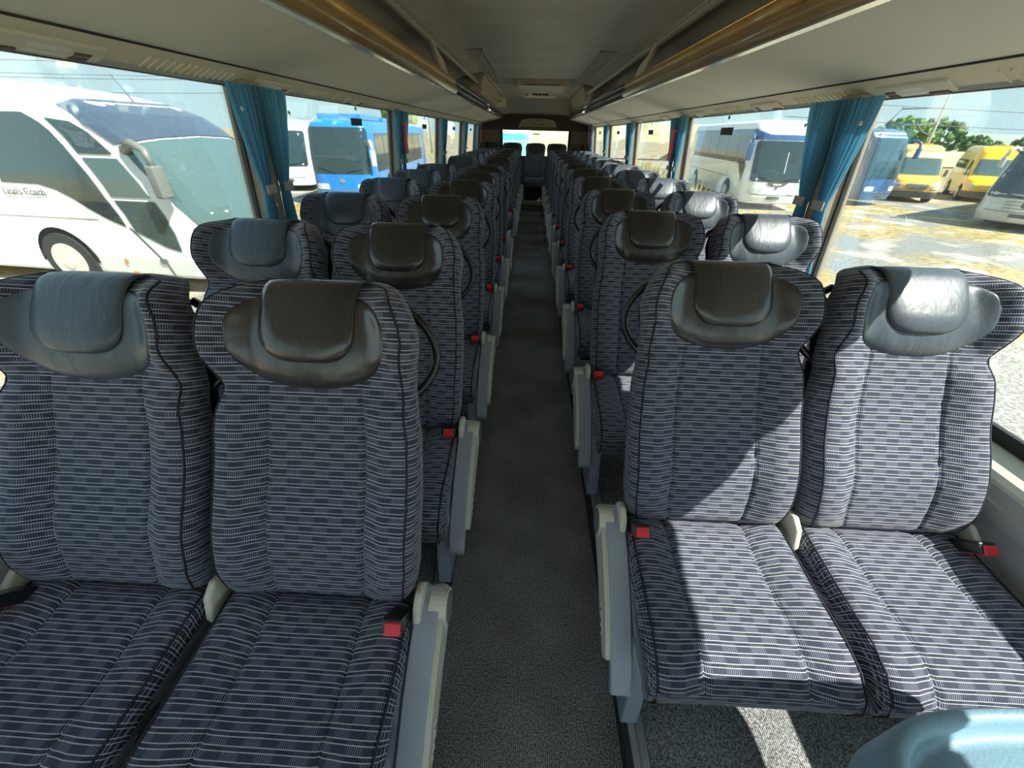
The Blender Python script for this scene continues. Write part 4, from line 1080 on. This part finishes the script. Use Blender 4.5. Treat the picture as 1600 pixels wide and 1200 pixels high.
# trees
def tree(loc, rx, rz, seed, m, label, trunk=1.0, name='tree'):
    rnd = random.Random(seed); e = empty(name, (loc[0], loc[1], GZ)); tag(e, label, 'tree', None)
    bm = bmesh.new()
    for k in range(150):
        a, b = rnd.uniform(0, 2 * PI), rnd.uniform(-1, 1); rad = rnd.uniform(.45, 1) ** .5
        p = Vector((math.cos(a) * math.sqrt(1 - b * b) * rx * rad, math.sin(a) * math.sqrt(1 - b * b) * rx * rad, trunk + rz + b * rz * rad))
        r = rnd.uniform(.10, .22) * min(rx, rz)
        g = bmesh.ops.create_icosphere(bm, subdivisions=2, radius=r, matrix=Matrix.Translation(p))
        for v in g['verts']: v.co += Vector((rnd.uniform(-1, 1), rnd.uniform(-1, 1), rnd.uniform(-1, 1))) * r * .5
    f = obj('crown', bm_mesh('crown', bm, m), e); f['kind'] = 'stuff'
    obj('trunk', tube('trunk', [(0, 0, 0), (0.05, 0, trunk * .6), (0, 0, trunk + rz)], [.22, .17, .06], mat('bark', (.10, .07, .05), .9), 8), e)
M_LEAF = mat('tree_leaves', (.13, .25, .05), .9, var=.45, vscale=.9); M_LEAF2 = mat('dark_tree_leaves', (.08, .17, .05), .9, var=.4, vscale=.9)
tree((57.5, 74), 4.0, 2.3, 1, M_LEAF, 'broad bright green tree right of the first right curtain', 1)
tree((66, 79), 4.2, 2.4, 2, M_LEAF2, 'broad green tree beside the leaning pole', 1)
tree((49, 76), 3.5, 2.0, 12, M_LEAF, 'green tree partly behind the first right curtain', 1)
tree((69, 74), 1.6, 1.5, 3, M_LEAF2, 'small layered dark tree right of the leaning pole', .8)
tree((74, 76), 1.5, 1.2, 4, M_LEAF2, 'small dark bush-like tree above the yellow van', .5)
tree((78.5, 76), 1.9, 1.5, 5, M_LEAF2, 'rounded dark tree above the far yellow van', .5)
tree((84.5, 77), 2.8, 1.5, 6, M_LEAF, 'low wide green tree near the pale shed', .5)
tree((-27, 46), 1.9, 1.5, 7, M_LEAF, 'small pale green tree behind the white midibus', 2.0)
tree((-15, 52), 2.0, 1.5, 8, M_LEAF, 'small green tree above the blue bus roof', 2.2)
e = empty('shed', (82, 70, GZ), -.4); tag(e, 'low pale shed with brown roof far off at the right', 'shed')
obj('wall', box('wall', -6, 6, -2, 2, 0, 2.4, mat('shed_wall', (.65, .6, .5), .9)), e)
obj('roof', prism('roof', [(-2.4, 2.3), (0, 3.6), (2.4, 2.3)], 'x', -6.4, 6.4, mat('shed_roof', (.35, .25, .18), .9)), e)
# embankment line behind the vans
o = obj('embankment', prism('embankment', [(0, 0), (4, 1.55), (8, 1.55), (12, 0)], 'x', -2, 90, mat('dry_bank', (.40, .34, .18), 1, var=.3, vscale=.4)), None, (22, 48, GZ), (0, 0, .32)); o['kind'] = 'structure'
o = obj('railway_line', box('railway_line', -4, 60, -.08, .08, .95, 1.05, mat('rust_rail', (.12, .06, .05), .8)), None, (3, 34, GZ)); tag(o, 'rusty rail running across the dry field', 'rail')

# poles and wires
def pole(loc, h, label, arm=False, lean=0.0, r=.13):
    e = empty('utility_pole', (loc[0], loc[1], GZ)); tag(e, label, 'pole')
    obj('shaft', tube('shaft', [(0, 0, 0), (lean * .5, 0, h * .5), (lean, 0, h)], [r * 1.3, r, r * .75], mat('concrete_pole', (.52, .49, .40), .9), 10), e)
    if arm:
        mm = mat('dark_pole_steel', (.12, .10, .11), .7)
        for z, l in ((h - .9, -3.4), (h - 2.1, -4.2)):
            obj('arm', tube('arm', [(lean, 0, z), (lean + l, 0, z - .15)], .05, mm, 6), e)
        obj('brace', tube('brace', [(lean, 0, h - 2.9), (lean - .9, 0, h - 2.6), (lean - 1.8, 0, h - 1.9)], .06, mm, 6), e)
        obj('brace', tube('brace', [(lean - 3.3, 0, h - .95), (lean - 4.1, 0, h - 2.2)], .035, mm, 6), e)
    else:
        obj('crossarm', box('crossarm', lean - .8, lean + .8, -.05, .05, h - .5, h - .42, mat('dark_pole_steel', (.12, .10, .11), .7)), e)
pole((35.2, 42), 5.95, 'tall railway pole with catenary arms right of the first right curtain', True, -.3, .10)
pole((18.5, 31), 6.6, 'slim pole at the left edge of the first right curtain', False, .2, .11)
pole((5.9, 26), 7.0, 'pale pole behind the blue and white coach', False, .1, .10)
pole((-17.6, 30), 7.4, 'leaning pale pole behind the white midibus', False, -.5)
pole((-7.0, 36), 9.5, 'pale pole rising behind the blue bus near its mirror', False, -.3)
pole((-13.5, 60), 11.5, 'distant lattice-armed pole above the blue bus', False, 0, .10)
for i, (z, y, sag) in enumerate(((5.6, 34, .5), (6.6, 34, .4), (4.9, 34, .6), (5.9, 36, .3))):
    pts = [(-60 + 50 * t / 12, y + (i % 2) * 1.2, GZ + z - sag * (1 - (2 * t / 12 - 1) ** 2)) for t in range(13)]
    o = obj('overhead_wire', tube('overhead_wire', pts, .018, mat('wire', (.10, .10, .11), .7), 5)); tag(o, 'thin overhead wire above the white coach roof, %s of four' % ORD[i], 'wire', 'overhead wires left')
for i, (z0, z1) in enumerate(((5.4, 4.7), (4.2, 3.6))):
    pts = [(34 - 4 + 60 * t / 12 - 8, 41.9 + i * .2, GZ + z0 + (z1 - z0) * t / 12 - .4 * (1 - (2 * t / 12 - 1) ** 2)) for t in range(13)]
    o = obj('overhead_wire', tube('overhead_wire', pts, .025, mat('wire', (.10, .10, .11), .7), 5)); tag(o, '%s railway wire strung from the pole at the right' % ('upper', 'lower')[i], 'wire', 'overhead wires right')

# dry grass field behind the rear right windows
rnd = random.Random(3); vv, ff = [], []
for k in range(9000):
    x = rnd.uniform(3.5, 12); y = rnd.uniform(15, 33)
    if x > 7.0 + (y - 17) * .10: continue
    hgt = rnd.uniform(.5, 1.15)
    if (x - 5.9) ** 2 + (y - 26) ** 2 < .3: continue
    a = rnd.uniform(0, PI); w = rnd.uniform(.02, .05)
    dx, dy = math.cos(a) * w, math.sin(a) * w; lx, ly = rnd.gauss(0, .18), rnd.gauss(0, .18)
    b = len(vv); vv += [(x - dx, y - dy, GZ), (x + dx, y + dy, GZ), (x + lx, y + ly, GZ + hgt)]; ff.append((b, b + 1, b + 2))
o = obj('dry_grass', mk('dry_grass', vv, ff, mat('dry_grass_blades', (.42, .36, .14), .9, var=.35, vscale=3))); tag(o, 'tall straw-yellow dry grass beyond the rear right windows', 'grass', None, 'stuff')
